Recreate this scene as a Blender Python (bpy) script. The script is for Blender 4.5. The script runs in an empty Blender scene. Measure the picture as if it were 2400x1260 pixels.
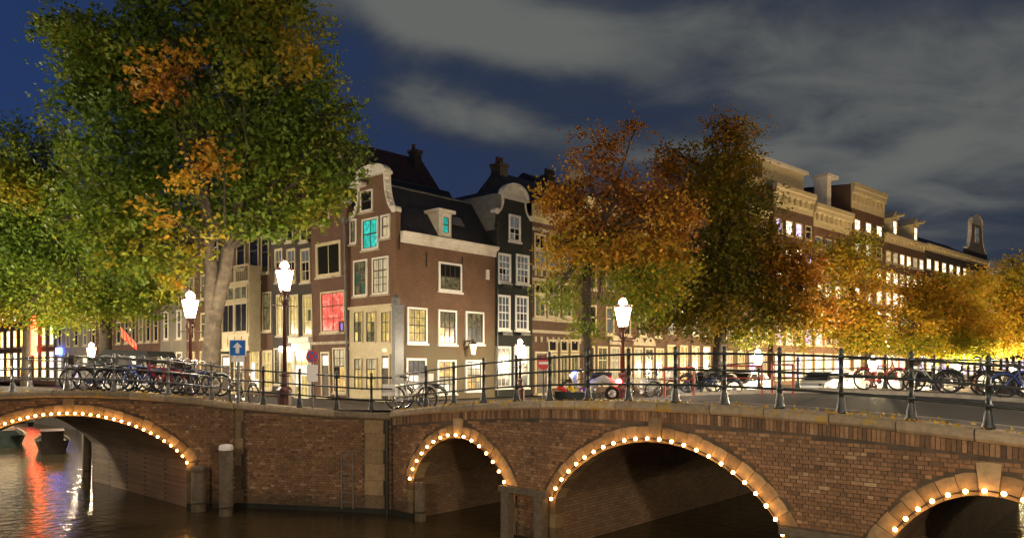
import bpy, bmesh, math, random
import numpy as np
from mathutils import Vector, Matrix
random.seed(7); RNG = np.random.default_rng(11)
R = math.radians
SC = bpy.context.scene
COL = SC.collection

# ------------------------------------------------------------------ camera
EYE, FPX, HZ = 4.25, 1750.0, 860.0            # eye height above the water, focal length and horizon row of the 2400 px photo
cd = bpy.data.cameras.new('camera'); cam = bpy.data.objects.new('camera', cd); COL.objects.link(cam)
cd.sensor_width = 36; cd.lens = 36 * FPX / 2400; cd.shift_y = (HZ - 630) / 2400; cd.clip_end = 3000; cd.clip_start = .1
cam.location = (0, 0, EYE); cam.rotation_euler = (R(90), 0, 0); SC.camera = cam
SC.view_settings.view_transform = 'Standard'; SC.view_settings.look = 'None'
SC.view_settings.exposure = 0.6; SC.view_settings.gamma = 1.0
SC.render.engine = 'CYCLES'
SC.cycles.use_denoising = True
SC.cycles.max_bounces = 5; SC.cycles.diffuse_bounces = 2; SC.cycles.glossy_bounces = 3
SC.cycles.transmission_bounces = 3; SC.cycles.transparent_max_bounces = 6
SC.cycles.sample_clamp_indirect = 4.0
SC.cycles.use_light_tree = True

# ------------------------------------------------------------------ night sky: deep dusk blue with clouds lit by the town
SKY_STRENGTH = 0.10
W = bpy.data.worlds.new('World'); SC.world = W; W.use_nodes = True
class NT:
    """small helper to write node trees in few lines"""
    def __init__(s, tree): s.t = tree; s.n = tree.nodes; s.l = tree.links
    def new(s, kind, **kw):
        n = s.n.new(kind)
        for k, v in kw.items(): setattr(n, k, v)
        return n
    def put(s, sock, v):
        if hasattr(v, 'is_output') or isinstance(v, bpy.types.NodeSocket): s.l.new(v, sock)
        elif v is not None: sock.default_value = v
    def math(s, op, a, b=None, c=None, clamp=False):
        n = s.new('ShaderNodeMath', operation=op); n.use_clamp = clamp
        for i, v in enumerate((a, b, c)): s.put(n.inputs[i], v)
        return n.outputs[0]
    def vmath(s, op, a, b=None, scale=None):
        n = s.new('ShaderNodeVectorMath', operation=op)
        s.put(n.inputs[0], a); s.put(n.inputs[1], b)
        if scale is not None: s.put(n.inputs['Scale'], scale)
        return n.outputs[0]
    def mix(s, f, a, b, mode='MIX'):
        n = s.new('ShaderNodeMix', data_type='RGBA', blend_type=mode)
        s.put(n.inputs[0], f); s.put(n.inputs[6], a); s.put(n.inputs[7], b)
        return n.outputs[2]
    def noise(s, vec, scale, detail=4, rough=.55, dist=0., out=0):
        n = s.new('ShaderNodeTexNoise'); s.put(n.inputs['Vector'], vec)
        n.inputs['Scale'].default_value = scale; n.inputs['Detail'].default_value = detail
        n.inputs['Roughness'].default_value = rough; n.inputs['Distortion'].default_value = dist
        return n.outputs[out]
    def ramp(s, f, stops):
        n = s.new('ShaderNodeValToRGB'); s.put(n.inputs[0], f); e = n.color_ramp.elements
        while len(e) < len(stops): e.new(.5)
        for q, (p, c) in zip(e, stops):
            q.position = p; q.color = (c[0], c[1], c[2], 1) if hasattr(c, '__len__') else (c, c, c, 1)
        return n.outputs[0]
    def mapr(s, v, a, b, c, d):
        n = s.new('ShaderNodeMapRange'); n.interpolation_type = 'SMOOTHSTEP'; s.put(n.inputs[0], v)
        for i, q in enumerate((a, b, c, d)): n.inputs[i + 1].default_value = q
        return n.outputs[0]

def build_sky():
    t = NT(W.node_tree); t.n.clear()
    out = t.new('ShaderNodeOutputWorld'); bg = t.new('ShaderNodeBackground')
    sky = t.new('ShaderNodeTexSky', sky_type='NISHITA'); sky.sun_disc = False
    sky.sun_elevation = R(-2.0); sky.sun_rotation = R(-95); sky.altitude = 0; sky.ozone_density = 5; sky.air_density = 1.2
    d = t.new('ShaderNodeTexCoord').outputs['Generated']
    sep = t.new('ShaderNodeSeparateXYZ'); t.l.new(d, sep.inputs[0])
    az = t.math('ARCTAN2', sep.outputs[0], sep.outputs[1]); el = t.math('ARCSINE', sep.outputs[2])
    # cloud deck: directions carried onto a flat layer overhead
    zz = t.math('ADD', t.math('MAXIMUM', sep.outputs[2], 0), .22)
    pl = t.new('ShaderNodeCombineXYZ')
    t.put(pl.inputs[0], t.math('DIVIDE', sep.outputs[0], zz)); t.put(pl.inputs[1], t.math('DIVIDE', sep.outputs[1], zz))
    mp = t.new('ShaderNodeMapping'); t.l.new(pl.outputs[0], mp.inputs[0])
    mp.inputs['Rotation'].default_value = (0, 0, R(22)); mp.inputs['Scale'].default_value = (.75, 1.0, 1); mp.inputs['Location'].default_value = (3.1, 1.7, 0)
    n1 = t.noise(mp.outputs[0], 1.5, 7, .55, .35); n2 = t.noise(mp.outputs[0], 4.6, 6, .55, .6)
    den = t.math('ADD', t.math('MULTIPLY', t.math('SUBTRACT', n1, .5), 1.3), t.math('MULTIPLY', t.math('SUBTRACT', n2, .5), .8))
    def blob(px, py, sx, sy, rot, amp):
        a0 = math.atan((px - 1200) / FPX); e0 = math.atan((HZ - py) / FPX * math.cos(a0))
        da = t.math('SUBTRACT', az, a0); de = t.math('SUBTRACT', el, e0)
        c, s_ = math.cos(R(rot)), math.sin(R(rot))
        p = t.math('DIVIDE', t.math('ADD', t.math('MULTIPLY', da, c), t.math('MULTIPLY', de, s_)), sx / FPX)
        q = t.math('DIVIDE', t.math('SUBTRACT', t.math('MULTIPLY', de, c), t.math('MULTIPLY', da, s_)), sy / FPX)
        r2 = t.math('ADD', t.math('MULTIPLY', p, p), t.math('MULTIPLY', q, q))
        return t.math('MULTIPLY', t.math('EXPONENT', t.math('MULTIPLY', r2, -1.0)), amp)
    den = t.math('ADD', den, .35)
    for b in [(1000, 40, 430, 110, -10, .85), (1400, 90, 300, 90, -10, .25), (2050, 90, 620, 190, 0, .55), (1080, 280, 240, 62, -12, .58), (1750, 330, 420, 90, -8, .30),
              (2250, 430, 480, 230, 0, .30), (1250, 215, 480, 55, -14, -.5), (760, 190, 120, 90, 0, -.2), (150, 250, 520, 600, 0, -.75), (1050, 400, 330, 75, -4, -.3), (1680, 175, 260, 60, -25, -.22)]:
        den = t.math('ADD', den, blob(*b))
    mask = t.mapr(den, .12, .92, 0, 1)
    cc = t.mix(t.mapr(den, .45, 1.15, 0, 1), (.020, .026, .036, 1), (.090, .093, .087, 1))
    skyc = t.vmath('SCALE', sky.outputs[0], scale=SKY_STRENGTH)
    # thin blue of the last dusk that remains all round
    base = t.mix(t.mapr(az, -.75, .25, 0, 1), (.009, .021, .062, 1), (.012, .018, .034, 1))
    base = t.mix(t.mapr(el, .0, .42, .7, 0), base, t.vmath('SCALE', base, scale=1.35))
    sk = t.vmath('ADD', skyc, base)
    t.put(bg.inputs[0], t.mix(t.math('MULTIPLY', mask, .93), sk, cc)); bg.inputs[1].default_value = 1.0
    t.l.new(bg.outputs[0], out.inputs[0])
build_sky()

# ------------------------------------------------------------------ geometry helpers
U = Vector((.672, .740)); V = Vector((-.740, .672))       # the two canals of the crossing
ANG_L = math.atan2(-V.y, -V.x); ANG_R = math.atan2(U.y, U.x)
def at(px, py, Y): return Vector(((px - 1200) / FPX * Y, Y, EYE - (py - HZ) / FPX * Y))

class MB:
    def __init__(s): s.v = []; s.f = []; s.m = []
    def add(s, vs, fs, mi=0):
        o = len(s.v); s.v += [tuple(q) for q in vs]; s.f += [tuple(i + o for i in f) for f in fs]; s.m += [mi] * len(fs); return s
    def box(s, x0, x1, y0, y1, z0, z1, mi=0):
        return s.add([(x0, y0, z0), (x1, y0, z0), (x1, y1, z0), (x0, y1, z0), (x0, y0, z1), (x1, y0, z1), (x1, y1, z1), (x0, y1, z1)],
                     [(0, 3, 2, 1), (4, 5, 6, 7), (0, 1, 5, 4), (1, 2, 6, 5), (2, 3, 7, 6), (3, 0, 4, 7)], mi)
    def prism_y(s, poly, y0, y1, mi=0):           # polygon in x,z pushed along y (counter-clockwise seen from -y)
        n = len(poly)
        vs = [(x, y0, z) for x, z in poly] + [(x, y1, z) for x, z in poly]
        return s.add(vs, [tuple(range(n)), tuple(range(2 * n - 1, n - 1, -1))] + [(i, i + n, (i + 1) % n + n, (i + 1) % n) for i in range(n)], mi)
    def prism_x(s, poly, x0, x1, mi=0):           # polygon in y,z pushed along x
        n = len(poly)
        vs = [(x0, y, z) for y, z in poly] + [(x1, y, z) for y, z in poly]
        return s.add(vs, [tuple(range(n - 1, -1, -1)), tuple(range(n, 2 * n))] + [(i, (i + 1) % n, (i + 1) % n + n, i + n) for i in range(n)], mi)
    def lathe(s, prof, n=10, c=(0, 0, 0), mi=0):
        vs = []; fs = []; k = len(prof)
        for r, z in prof:
            for i in range(n):
                a = 2 * math.pi * i / n; vs.append((c[0] + r * math.cos(a), c[1] + r * math.sin(a), c[2] + z))
        for j in range(k - 1):
            for i in range(n): fs.append((j * n + i, j * n + (i + 1) % n, (j + 1) * n + (i + 1) % n, (j + 1) * n + i))
        fs.append(tuple(range(n - 1, -1, -1))); fs.append(tuple((k - 1) * n + i for i in range(n)))
        return s.add(vs, fs, mi)
    def tube(s, pts, rad, n=6, mi=0):
        pts = [Vector(p) for p in pts]; k = len(pts)
        rs = rad if hasattr(rad, '__len__') else [rad] * k
        vs = []; fs = []; up = None
        for j, p in enumerate(pts):
            d = (pts[min(j + 1, k - 1)] - pts[max(j - 1, 0)])
            d = d.normalized() if d.length > 1e-9 else Vector((0, 0, 1))
            if up is None:
                up = Vector((0, 0, 1)) if abs(d.z) < .9 else Vector((1, 0, 0))
            a = (up - d * up.dot(d)); a = a.normalized() if a.length > 1e-6 else d.orthogonal().normalized()
            b = d.cross(a); up = a
            for i in range(n):
                t = 2 * math.pi * i / n; vs.append(p + a * (rs[j] * math.cos(t)) + b * (rs[j] * math.sin(t)))
        for j in range(k - 1):
            for i in range(n): fs.append((j * n + i, j * n + (i + 1) % n, (j + 1) * n + (i + 1) % n, (j + 1) * n + i))
        fs.append(tuple(range(n - 1, -1, -1))); fs.append(tuple((k - 1) * n + i for i in range(n)))
        return s.add(vs, fs, mi)
    def ring(s, R0, r, n=20, k=6, c=(0, 0, 0), mi=0):          # torus standing in the x,z plane
        vs = []; fs = []
        for i in range(n):
            a = 2 * math.pi * i / n
            for j in range(k):
                b = 2 * math.pi * j / k; q = R0 + r * math.cos(b)
                vs.append((c[0] + q * math.cos(a), c[1] + r * math.sin(b), c[2] + q * math.sin(a)))
        for i in range(n):
            for j in range(k): fs.append((i * k + j, i * k + (j + 1) % k, ((i + 1) % n) * k + (j + 1) % k, ((i + 1) % n) * k + j))
        return s.add(vs, fs, mi)
    def ball(s, c, r, n=8, k=6, sz=1.0, mi=0):
        return s.lathe([(max(r * math.sin(math.pi * j / k), .0005), -r * sz * math.cos(math.pi * j / k)) for j in range(k + 1)], n, c, mi)
    def mesh(s, name, mat, smooth=False):
        me = bpy.data.meshes.new(name); me.from_pydata(s.v, [], s.f)
        for m in (mat if isinstance(mat, (list, tuple)) else [mat]): me.materials.append(m)
        if isinstance(mat, (list, tuple)) and len(mat) > 1: me.polygons.foreach_set('material_index', s.m)
        if smooth: me.polygons.foreach_set('use_smooth', [True] * len(me.polygons))
        me.update(); return me
    def build(s, name, mat, parent=None, loc=(0, 0, 0), rz=0, smooth=False):
        return link(name, s.mesh(name, mat, smooth), parent, loc, rz)

def link(name, me, parent=None, loc=(0, 0, 0), rz=0):
    o = bpy.data.objects.new(name, me); COL.objects.link(o); o.parent = parent; o.location = loc; o.rotation_euler = (0, 0, rz); return o
def tag(o, label=None, cat=None, group=None, kind=None):
    if label: o['label'] = label
    if cat: o['category'] = cat
    if group: o['group'] = group
    if kind: o['kind'] = kind
    return o
def thing(name, label, cat, loc=(0, 0, 0), rz=0, group=None, lean=0):
    o = bpy.data.objects.new(name, None); COL.objects.link(o); o.location = loc; o.rotation_euler = (lean, 0, rz); o.empty_display_size = .3
    return tag(o, label, cat, group)
def kids(o, table={}): return [c for c in o.children]
def copy_tree(o, parent=None):
    c = o.copy(); COL.objects.link(c); c.parent = parent
    for ch in list(o.children): copy_tree(ch, c)
    return c
def place(o, loc, rz, label, group=None):
    o.location = loc; o.rotation_euler = (0, 0, rz); o['label'] = label
    if group: o['group'] = group
    return o

# ------------------------------------------------------------------ materials
def mat(name, col, rough=.7, metal=0., spec=.4):
    m = bpy.data.materials.new(name); m.use_nodes = True
    b = m.node_tree.nodes['Principled BSDF']; b.inputs['Base Color'].default_value = (*col, 1)
    b.inputs['Roughness'].default_value = rough; b.inputs['Metallic'].default_value = metal; b.inputs['Specular IOR Level'].default_value = spec
    return m
def grain(name, col, var=.35, scale=6., rough=.75, bump=.15, stain_or_lamptint=None, metal=0., spec=.35, bscale=40.):
    """one colour with blotches, fine grain and relief"""
    m = mat(name, col, rough, metal, spec); t = NT(m.node_tree); b = t.n['Principled BSDF']
    tc = t.new('ShaderNodeTexCoord').outputs['Object']
    n = t.noise(tc, scale, 6, .6)
    lo = tuple(c * (1 - var) for c in col); hi = tuple(min(c * (1 + var), .9) for c in col)
    c = t.ramp(n, [(.3, lo), (.7, hi)])
    if stain_or_lamptint: c = t.mix(t.mapr(t.noise(tc, scale * .22, 5, .6, .4), .5, .72, 0, .75), c, (*stain_or_lamptint, 1))
    t.put(b.inputs['Base Color'], c)
    bp = t.new('ShaderNodeBump'); bp.inputs['Strength'].default_value = bump; bp.inputs['Distance'].default_value = .02
    t.put(bp.inputs['Height'], t.noise(tc, bscale, 4)); t.put(b.inputs['Normal'], bp.outputs[0])
    t.put(b.inputs['Roughness'], t.math('MULTIPLY_ADD', n, .25, rough - .12))
    return m
def brickwall(name, c1, c2, mortar, bw=.22, bh=.075, rough=.8, stain_or_lamptint=None, bump=.5):
    """far brickwork: courses too small to pick apart"""
    m = mat(name, c1, rough); t = NT(m.node_tree); b = t.n['Principled BSDF']
    tc = t.new('ShaderNodeTexCoord').outputs['Object']; sp = t.new('ShaderNodeSeparateXYZ'); t.l.new(tc, sp.inputs[0])
    cb = t.new('ShaderNodeCombineXYZ'); t.put(cb.inputs[0], t.math('ADD', sp.outputs[0], sp.outputs[1])); t.put(cb.inputs[1], sp.outputs[2])
    br = t.new('ShaderNodeTexBrick'); t.l.new(cb.outputs[0], br.inputs['Vector']); br.inputs['Scale'].default_value = 1
    br.inputs['Brick Width'].default_value = bw; br.inputs['Row Height'].default_value = bh; br.inputs['Mortar Size'].default_value = .008
    br.inputs['Mortar Smooth'].default_value = .3; br.inputs['Bias'].default_value = -.1
    br.inputs['Color1'].default_value = (*c1, 1); br.inputs['Color2'].default_value = (*c2, 1); br.inputs['Mortar'].default_value = (*mortar, 1)
    n = t.noise(tc, .9, 6, .6)
    c = t.mix(t.mapr(n, .3, .7, 0, .55), br.outputs['Color'], t.vmath('SCALE', br.outputs['Color'], scale=.5))
    n3 = t.noise(tc, 9, 4, .6); c = t.mix(t.mapr(n3, .55, .75, 0, .4), c, tuple(min(q * 1.5, 1) for q in c1) + (1,))
    if stain_or_lamptint: c = t.mix(t.mapr(t.math('ADD', t.math('MULTIPLY', sp.outputs[2], -.16), t.math('MULTIPLY_ADD', n, .9, .25)), .0, .45, 0, .85), c, (*stain_or_lamptint, 1))  # tint towards the foot, paints the lamp light's colour into the wall
    t.put(b.inputs['Base Color'], c)
    bp = t.new('ShaderNodeBump'); bp.inputs['Strength'].default_value = bump; bp.inputs['Distance'].default_value = .012
    t.put(bp.inputs['Height'], t.math('ADD', br.outputs['Fac'], t.math('MULTIPLY', n3, -.7))); bp.invert = True
    t.put(b.inputs['Normal'], bp.outputs[0]); return m
def tintmat(name, stops, rough=.8, attr='tint', scale=14., bump=.4, moss=None, salts=None):
    """colour read from a per-piece value, with grain on top"""
    m = mat(name, (.2, .1, .05), rough); t = NT(m.node_tree); b = t.n['Principled BSDF']
    a = t.new('ShaderNodeAttribute', attribute_name=attr); tc = t.new('ShaderNodeTexCoord').outputs['Object']
    geo = t.new('ShaderNodeNewGeometry').outputs['Position']
    n = t.noise(geo, scale, 5, .6); n2 = t.noise(geo, 1.1, 5, .6)
    c = t.ramp(t.math('ADD', a.outputs['Fac'], t.math('MULTIPLY', t.math('SUBTRACT', n2, .5), .55)), stops)
    c = t.mix(t.mapr(n, .35, .7, 0, .55), c, t.vmath('SCALE', c, scale=.45))
    if moss: c = t.mix(t.mapr(t.noise(geo, 2.3, 6, .65), .56, .66, 0, .8), c, (*moss, 1))
    if salts:                                       # lime bloom in patches, damp dark band above the water
        c = t.mix(t.mapr(t.noise(geo, 1.6, 7, .7, .6), .60, .74, 0, .6), c, (*salts, 1))
        sp = t.new('ShaderNodeSeparateXYZ'); t.l.new(geo, sp.inputs[0])
        c = t.mix(t.mapr(t.math('ADD', sp.outputs[2], t.math('MULTIPLY', n2, .8)), .55, 1.15, .6, 0), c, (.03, .026, .016, 1))
    t.put(b.inputs['Base Color'], c)
    bp = t.new('ShaderNodeBump'); bp.inputs['Strength'].default_value = bump; bp.inputs['Distance'].default_value = .01
    t.put(bp.inputs['Height'], n); t.put(b.inputs['Normal'], bp.outputs[0]); return m
def glow(name, col, strength, folds=0., var=.5, scale=2.2, sample=False, shade=None, rv=.22):
    """a lit window pane: curtains or a room behind it, lit from inside"""
    m = bpy.data.materials.new(name); m.use_nodes = True; t = NT(m.node_tree); b = t.n['Principled BSDF']
    b.inputs['Base Color'].default_value = (.03, .03, .03, 1); b.inputs['Roughness'].default_value = .12
    geo = t.new('ShaderNodeNewGeometry').outputs['Position']; oi = t.new('ShaderNodeObjectInfo').outputs['Random']
    n = t.noise(geo, scale * .8, 4, .65, .5)
    c = t.mix(t.mapr(n, .35, .7, 0, 1), tuple(q * (1 - var) for q in col) + (1,), (*col, 1))
    if shade: c = t.mix(t.mapr(t.noise(geo, scale * 1.7, 2, .5), .5, .6, 0, .85), c, (*shade, 1))
    k = t.math('MULTIPLY_ADD', oi, rv, .95 - rv * .55)
    if folds:
        sp = t.new('ShaderNodeSeparateXYZ'); t.l.new(geo, sp.inputs[0])
        w = t.math('SINE', t.math('ADD', t.math('MULTIPLY', sp.outputs[0], folds), t.math('MULTIPLY', n, 9)))
        k = t.math('MULTIPLY', k, t.math('MULTIPLY_ADD', w, .22, .8))
    t.put(b.inputs['Emission Color'], c); t.put(b.inputs['Emission Strength'], t.math('MULTIPLY', k, strength))
    m.cycles.emission_sampling = 'AUTO' if sample else 'NONE'
    return m
def lampglow(name, col, strength):
    m = bpy.data.materials.new(name); m.use_nodes = True; t = NT(m.node_tree); b = t.n['Principled BSDF']
    b.inputs['Emission Color'].default_value = (*col, 1); b.inputs['Emission Strength'].default_value = strength
    b.inputs['Base Color'].default_value = (.8, .8, .8, 1); m.cycles.emission_sampling = 'FRONT'; return m

M = dict(
    brown=brickwall('brown brick', (.13, .064, .034), (.095, .048, .028), (.12, .09, .06), stain_or_lamptint=None),
    corner=brickwall('corner house brick', (.175, .090, .046), (.14, .074, .040), (.18, .12, .075), stain_or_lamptint=(.15, .125, .072), bump=.7),  # olive low down stands for lamp light, put into the brick colour
    red=brickwall('red brown brick', (.15, .070, .040), (.115, .056, .035), (.13, .09, .06)),
    darkbrick=brickwall('dark brick', (.06, .045, .035), (.045, .036, .03), (.05, .042, .035)),
    black=brickwall('near black painted brick', (.020, .024, .022), (.016, .020, .018), (.014, .017, .015), bump=.3),
    greybrick=brickwall('grey plastered brick', (.24, .21, .16), (.22, .19, .15), (.2, .18, .14), bump=.2),
    cream=grain('cream paint', (.50, .42, .25), .14, 3, .5, .06), white=grain('white paint', (.66, .62, .52), .12, 3, .45, .06, stain_or_lamptint=(.4, .36, .27)),
    purewhite=grain('white window paint', (.74, .72, .66), .08, 3, .4, .05), stone=grain('pale sandstone trim', (.46, .40, .29), .25, 4, .75, .3, stain_or_lamptint=(.2, .17, .12)),
    roof=grain('dark slate roof', (.026, .026, .026), .5, 2.0, .6, .5, bscale=9), rooftile=grain('dark red tile roof', (.06, .03, .022), .5, 3, .7, .5, bscale=8),
    lead=grain('grey lead', (.13, .13, .12), .3, 4, .5, .1), iron=grain('dark green iron', (.012, .017, .016), .4, 9, .42, .1, spec=.5),
    irongrey=grain('grey painted iron', (.10, .105, .105), .35, 8, .4, .1, spec=.5), lampiron=grain('red brown lamp iron', (.07, .022, .016), .4, 8, .4, .1, spec=.5),
    darkwood=grain('dark wood', (.045, .03, .02), .4, 5, .5, .15), door=grain('dark green door paint', (.02, .03, .025), .3, 4, .35, .05),
    dark=mat('dark window glass', (.014, .014, .012), .12, 0, .3),
    asphalt=grain('asphalt', (.030, .027, .023), .3, 3, .8, .3, bscale=60), paver=brickwall('street pavers', (.11, .085, .065), (.085, .07, .055), (.05, .045, .04), .22, .11),
    kerb=grain('grey kerb stone', (.25, .23, .19), .25, 4, .75, .3), mortar=grain('old mortar', (.075, .055, .038), .4, 3, .9, .5, stain_or_lamptint=(.03, .028, .02)),
    soffit=brickwall('damp arch brick', (.20, .125, .07), (.13, .08, .045), (.07, .055, .04), .22, .075, .85, bump=.9),
    weed=grain('wet waterline', (.012, .014, .010), .5, 5, .5, .4),
    pile=grain('weathered wooden pile', (.10, .08, .055), .35, 7, .8, .5, stain_or_lamptint=(.06, .05, .04)), pilecap=grain('white pile cap', (.72, .72, .72), .1, 4, .5, .05),
    tyre=mat('tyre rubber', (.015, .015, .015), .7), chrome=mat('chrome', (.5, .5, .5), .25, 1.), saddle=mat('black saddle', (.02, .02, .02), .5),
    signblue=mat('sign blue', (.01, .15, .55), .35), signred=mat('sign red', (.55, .02, .02), .35), signwhite=mat('sign white', (.8, .8, .8), .4),
    bark=grain('grey elm bark', (.088, .070, .047), .5, 5, .9, .9, stain_or_lamptint=(.07, .06, .045), bscale=14), barkdark=grain('dark bark', (.05, .038, .026), .4, 6, .9, .8, bscale=14),
    flag=grain('red flag cloth', (.5, .03, .01), .3, 4, .7, .05), canvas=grain('dark awning canvas', (.02, .022, .02), .3, 4, .8, .1),
    rackred=mat('red rack steel', (.30, .02, .015), .4),  # one even red for posts and bars
    Lyellow=glow('lit window yellow', (1., .70, .20), .85, 26), Lcurtain=glow('lit window cream curtain', (1., .78, .42), .55, 30, .3),
    Lwarm=glow('lit window amber', (1., .60, .18), 1.15, 18, .5), Lwhite=glow('lit window warm white', (1., .86, .62), 1.6, 0, .45, 3),
    Lfar=glow('lit far window', (1., .80, .50), 3.6, 0, .55, 1.6, rv=.8), Lviolet=glow('lit far window violet', (.95, .80, .9), 1.8, 0, .75, 4, shade=(.35, .2, .6), rv=.8),
    Lamber=glow('amber shop window', (1., .50, .10), 1.0, 10, .5, 2), Lshop=glow('bright amber shop window', (1., .55, .14), 8., 0, .5, 2), Lshopw=glow('bright white shop window', (1., .85, .6), 12., 0, .4, 2),
    Lred=glow('lit window red', (1., .10, .07), 1.2, 30, .35, shade=(1., .25, .18)), Lblue=glow('television blue glow', (.38, .22, .95), 1.0, 0, .4),
    Lteal=glow('lit window teal', (.02, .75, .55), .75, 0, .6, 3, shade=(.02, .25, .30)), Ldim=glow('dim lit window', (.75, .60, .22), .24, 22, .6, 3, shade=(.04, .06, .03)),
    Lgrey=glow('dim net curtain', (.55, .55, .50), .17, 34, .4, 3), Lteald=glow('dim teal window', (.10, .30, .16), .30, 20, .6, 3),
    lamp=lampglow('street lantern glass', (1., .78, .54), 370.), lampsoft=lampglow('softer lantern glass', (1., .84, .62), 300.), lampgold=lampglow('golden lantern glass', (1., .76, .42), 2700.), lampfill=lampglow('fill lantern glass', (1., .84, .60), 2600.), lampfar=lampglow('far lantern glass', (1., .76, .46), 650.), lampadded=lampglow('added row lantern glass', (1., .70, .36), 1900.),  # row and fill glass serve added, unseen lanterns only
    lampassumed=lampglow('assumed near quay lantern glass', (1., .78, .52), 1500.), neonred=lampglow('red neon', (1., .03, .01), 14.),  # near quay glass belongs to assumed, unseen lanterns alone
    bulb=lampglow('festoon bulb', (1., .43, .10), 30.), wallamp=lampglow('wall lantern glass', (1., .65, .25), 1.2),
    tail=lampglow('red tail light', (1., .02, .02), 60.), bluelamp=lampglow('blue flashing lamp', (.05, .12, 1.), 22.), head=lampglow('head light', (1., .95, .9), 40.),
    sandstone=tintmat('arch sandstone', [(0, (.10, .070, .036)), (.5, (.21, .150, .078)), (1, (.34, .255, .145))], .8, scale=9, bump=.8),
    coping=tintmat('coping stone', [(0, (.16, .13, .085)), (.5, (.26, .21, .14)), (1, (.36, .29, .19))], .8, scale=9, bump=.6, moss=(.30, .20, .02)),
    brick=tintmat('bridge brick', [(0, (.06, .038, .023)), (.3, (.125, .071, .037)), (.65, (.205, .118, .060)), (.88, (.27, .175, .095)), (1, (.34, .255, .155))], .8, salts=(.27, .23, .17)),
)
# ------------------------------------------------------------------ water and ground
def build_water():
    m = mat('canal water', (.034, .026, .011), .15, 0, .5); t = NT(m.node_tree); b = t.n['Principled BSDF']
    b.inputs['IOR'].default_value = 1.33
    geo = t.new('ShaderNodeNewGeometry').outputs['Position']
    h = t.math('ADD', t.noise(geo, 2.6, 3, .5, .4), t.math('MULTIPLY', t.noise(geo, 9., 3, .5), .25))
    bp = t.new('ShaderNodeBump'); bp.inputs['Strength'].default_value = .5; bp.inputs['Distance'].default_value = .06
    t.put(bp.inputs['Height'], h); t.put(b.inputs['Normal'], bp.outputs[0])
    MB().add([(-400, -60, 0), (400, -60, 0), (400, 600, 0), (-400, 600, 0)], [(0, 1, 2, 3)]).build('water', m)['kind'] = 'structure'
build_water()

def qz(t):                                        # height of the quay: up at the bridges, down along the canals
    a = min(max((t - 11) / 10, 0), 1); a = a * a * (3 - 2 * a); return 3.0 - .45 * a
def sst(x, a, b): x = min(max((x - a) / (b - a), 0), 1); return x * x * (3 - 2 * x)
def qzz(t, f):                                    # the street behind the corner dips, and the first canal's edge is lowered so window light reflects
    z = qz(t); z -= (z - 2.5) * sst(t, .6, 5) * sst(f, .08, .3) * (1 - sst(f, .72, .94))
    w = (1 - f) if False else f
    path = sst(t, 9, 15); d_ = f * 1.414 * t * .7                # metres from the edge, roughly
    return z - path * (z - 1.35) * (1 - sst(f * (t + 6), 2.0, 5.0))
QL0, QR0 = Vector((-9.5, 22.95)), Vector((-2.95, 21.6))
VB = Vector((-.54, .84))
def leftpt(t):                                    # the bank swings a little past the bridge, then runs with the houses
    if t <= 7: return QL0 + V * t
    return QL0 + V * 7 + VB * (min(t, 34) - 7) + V * max(t - 34, 0)
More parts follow.
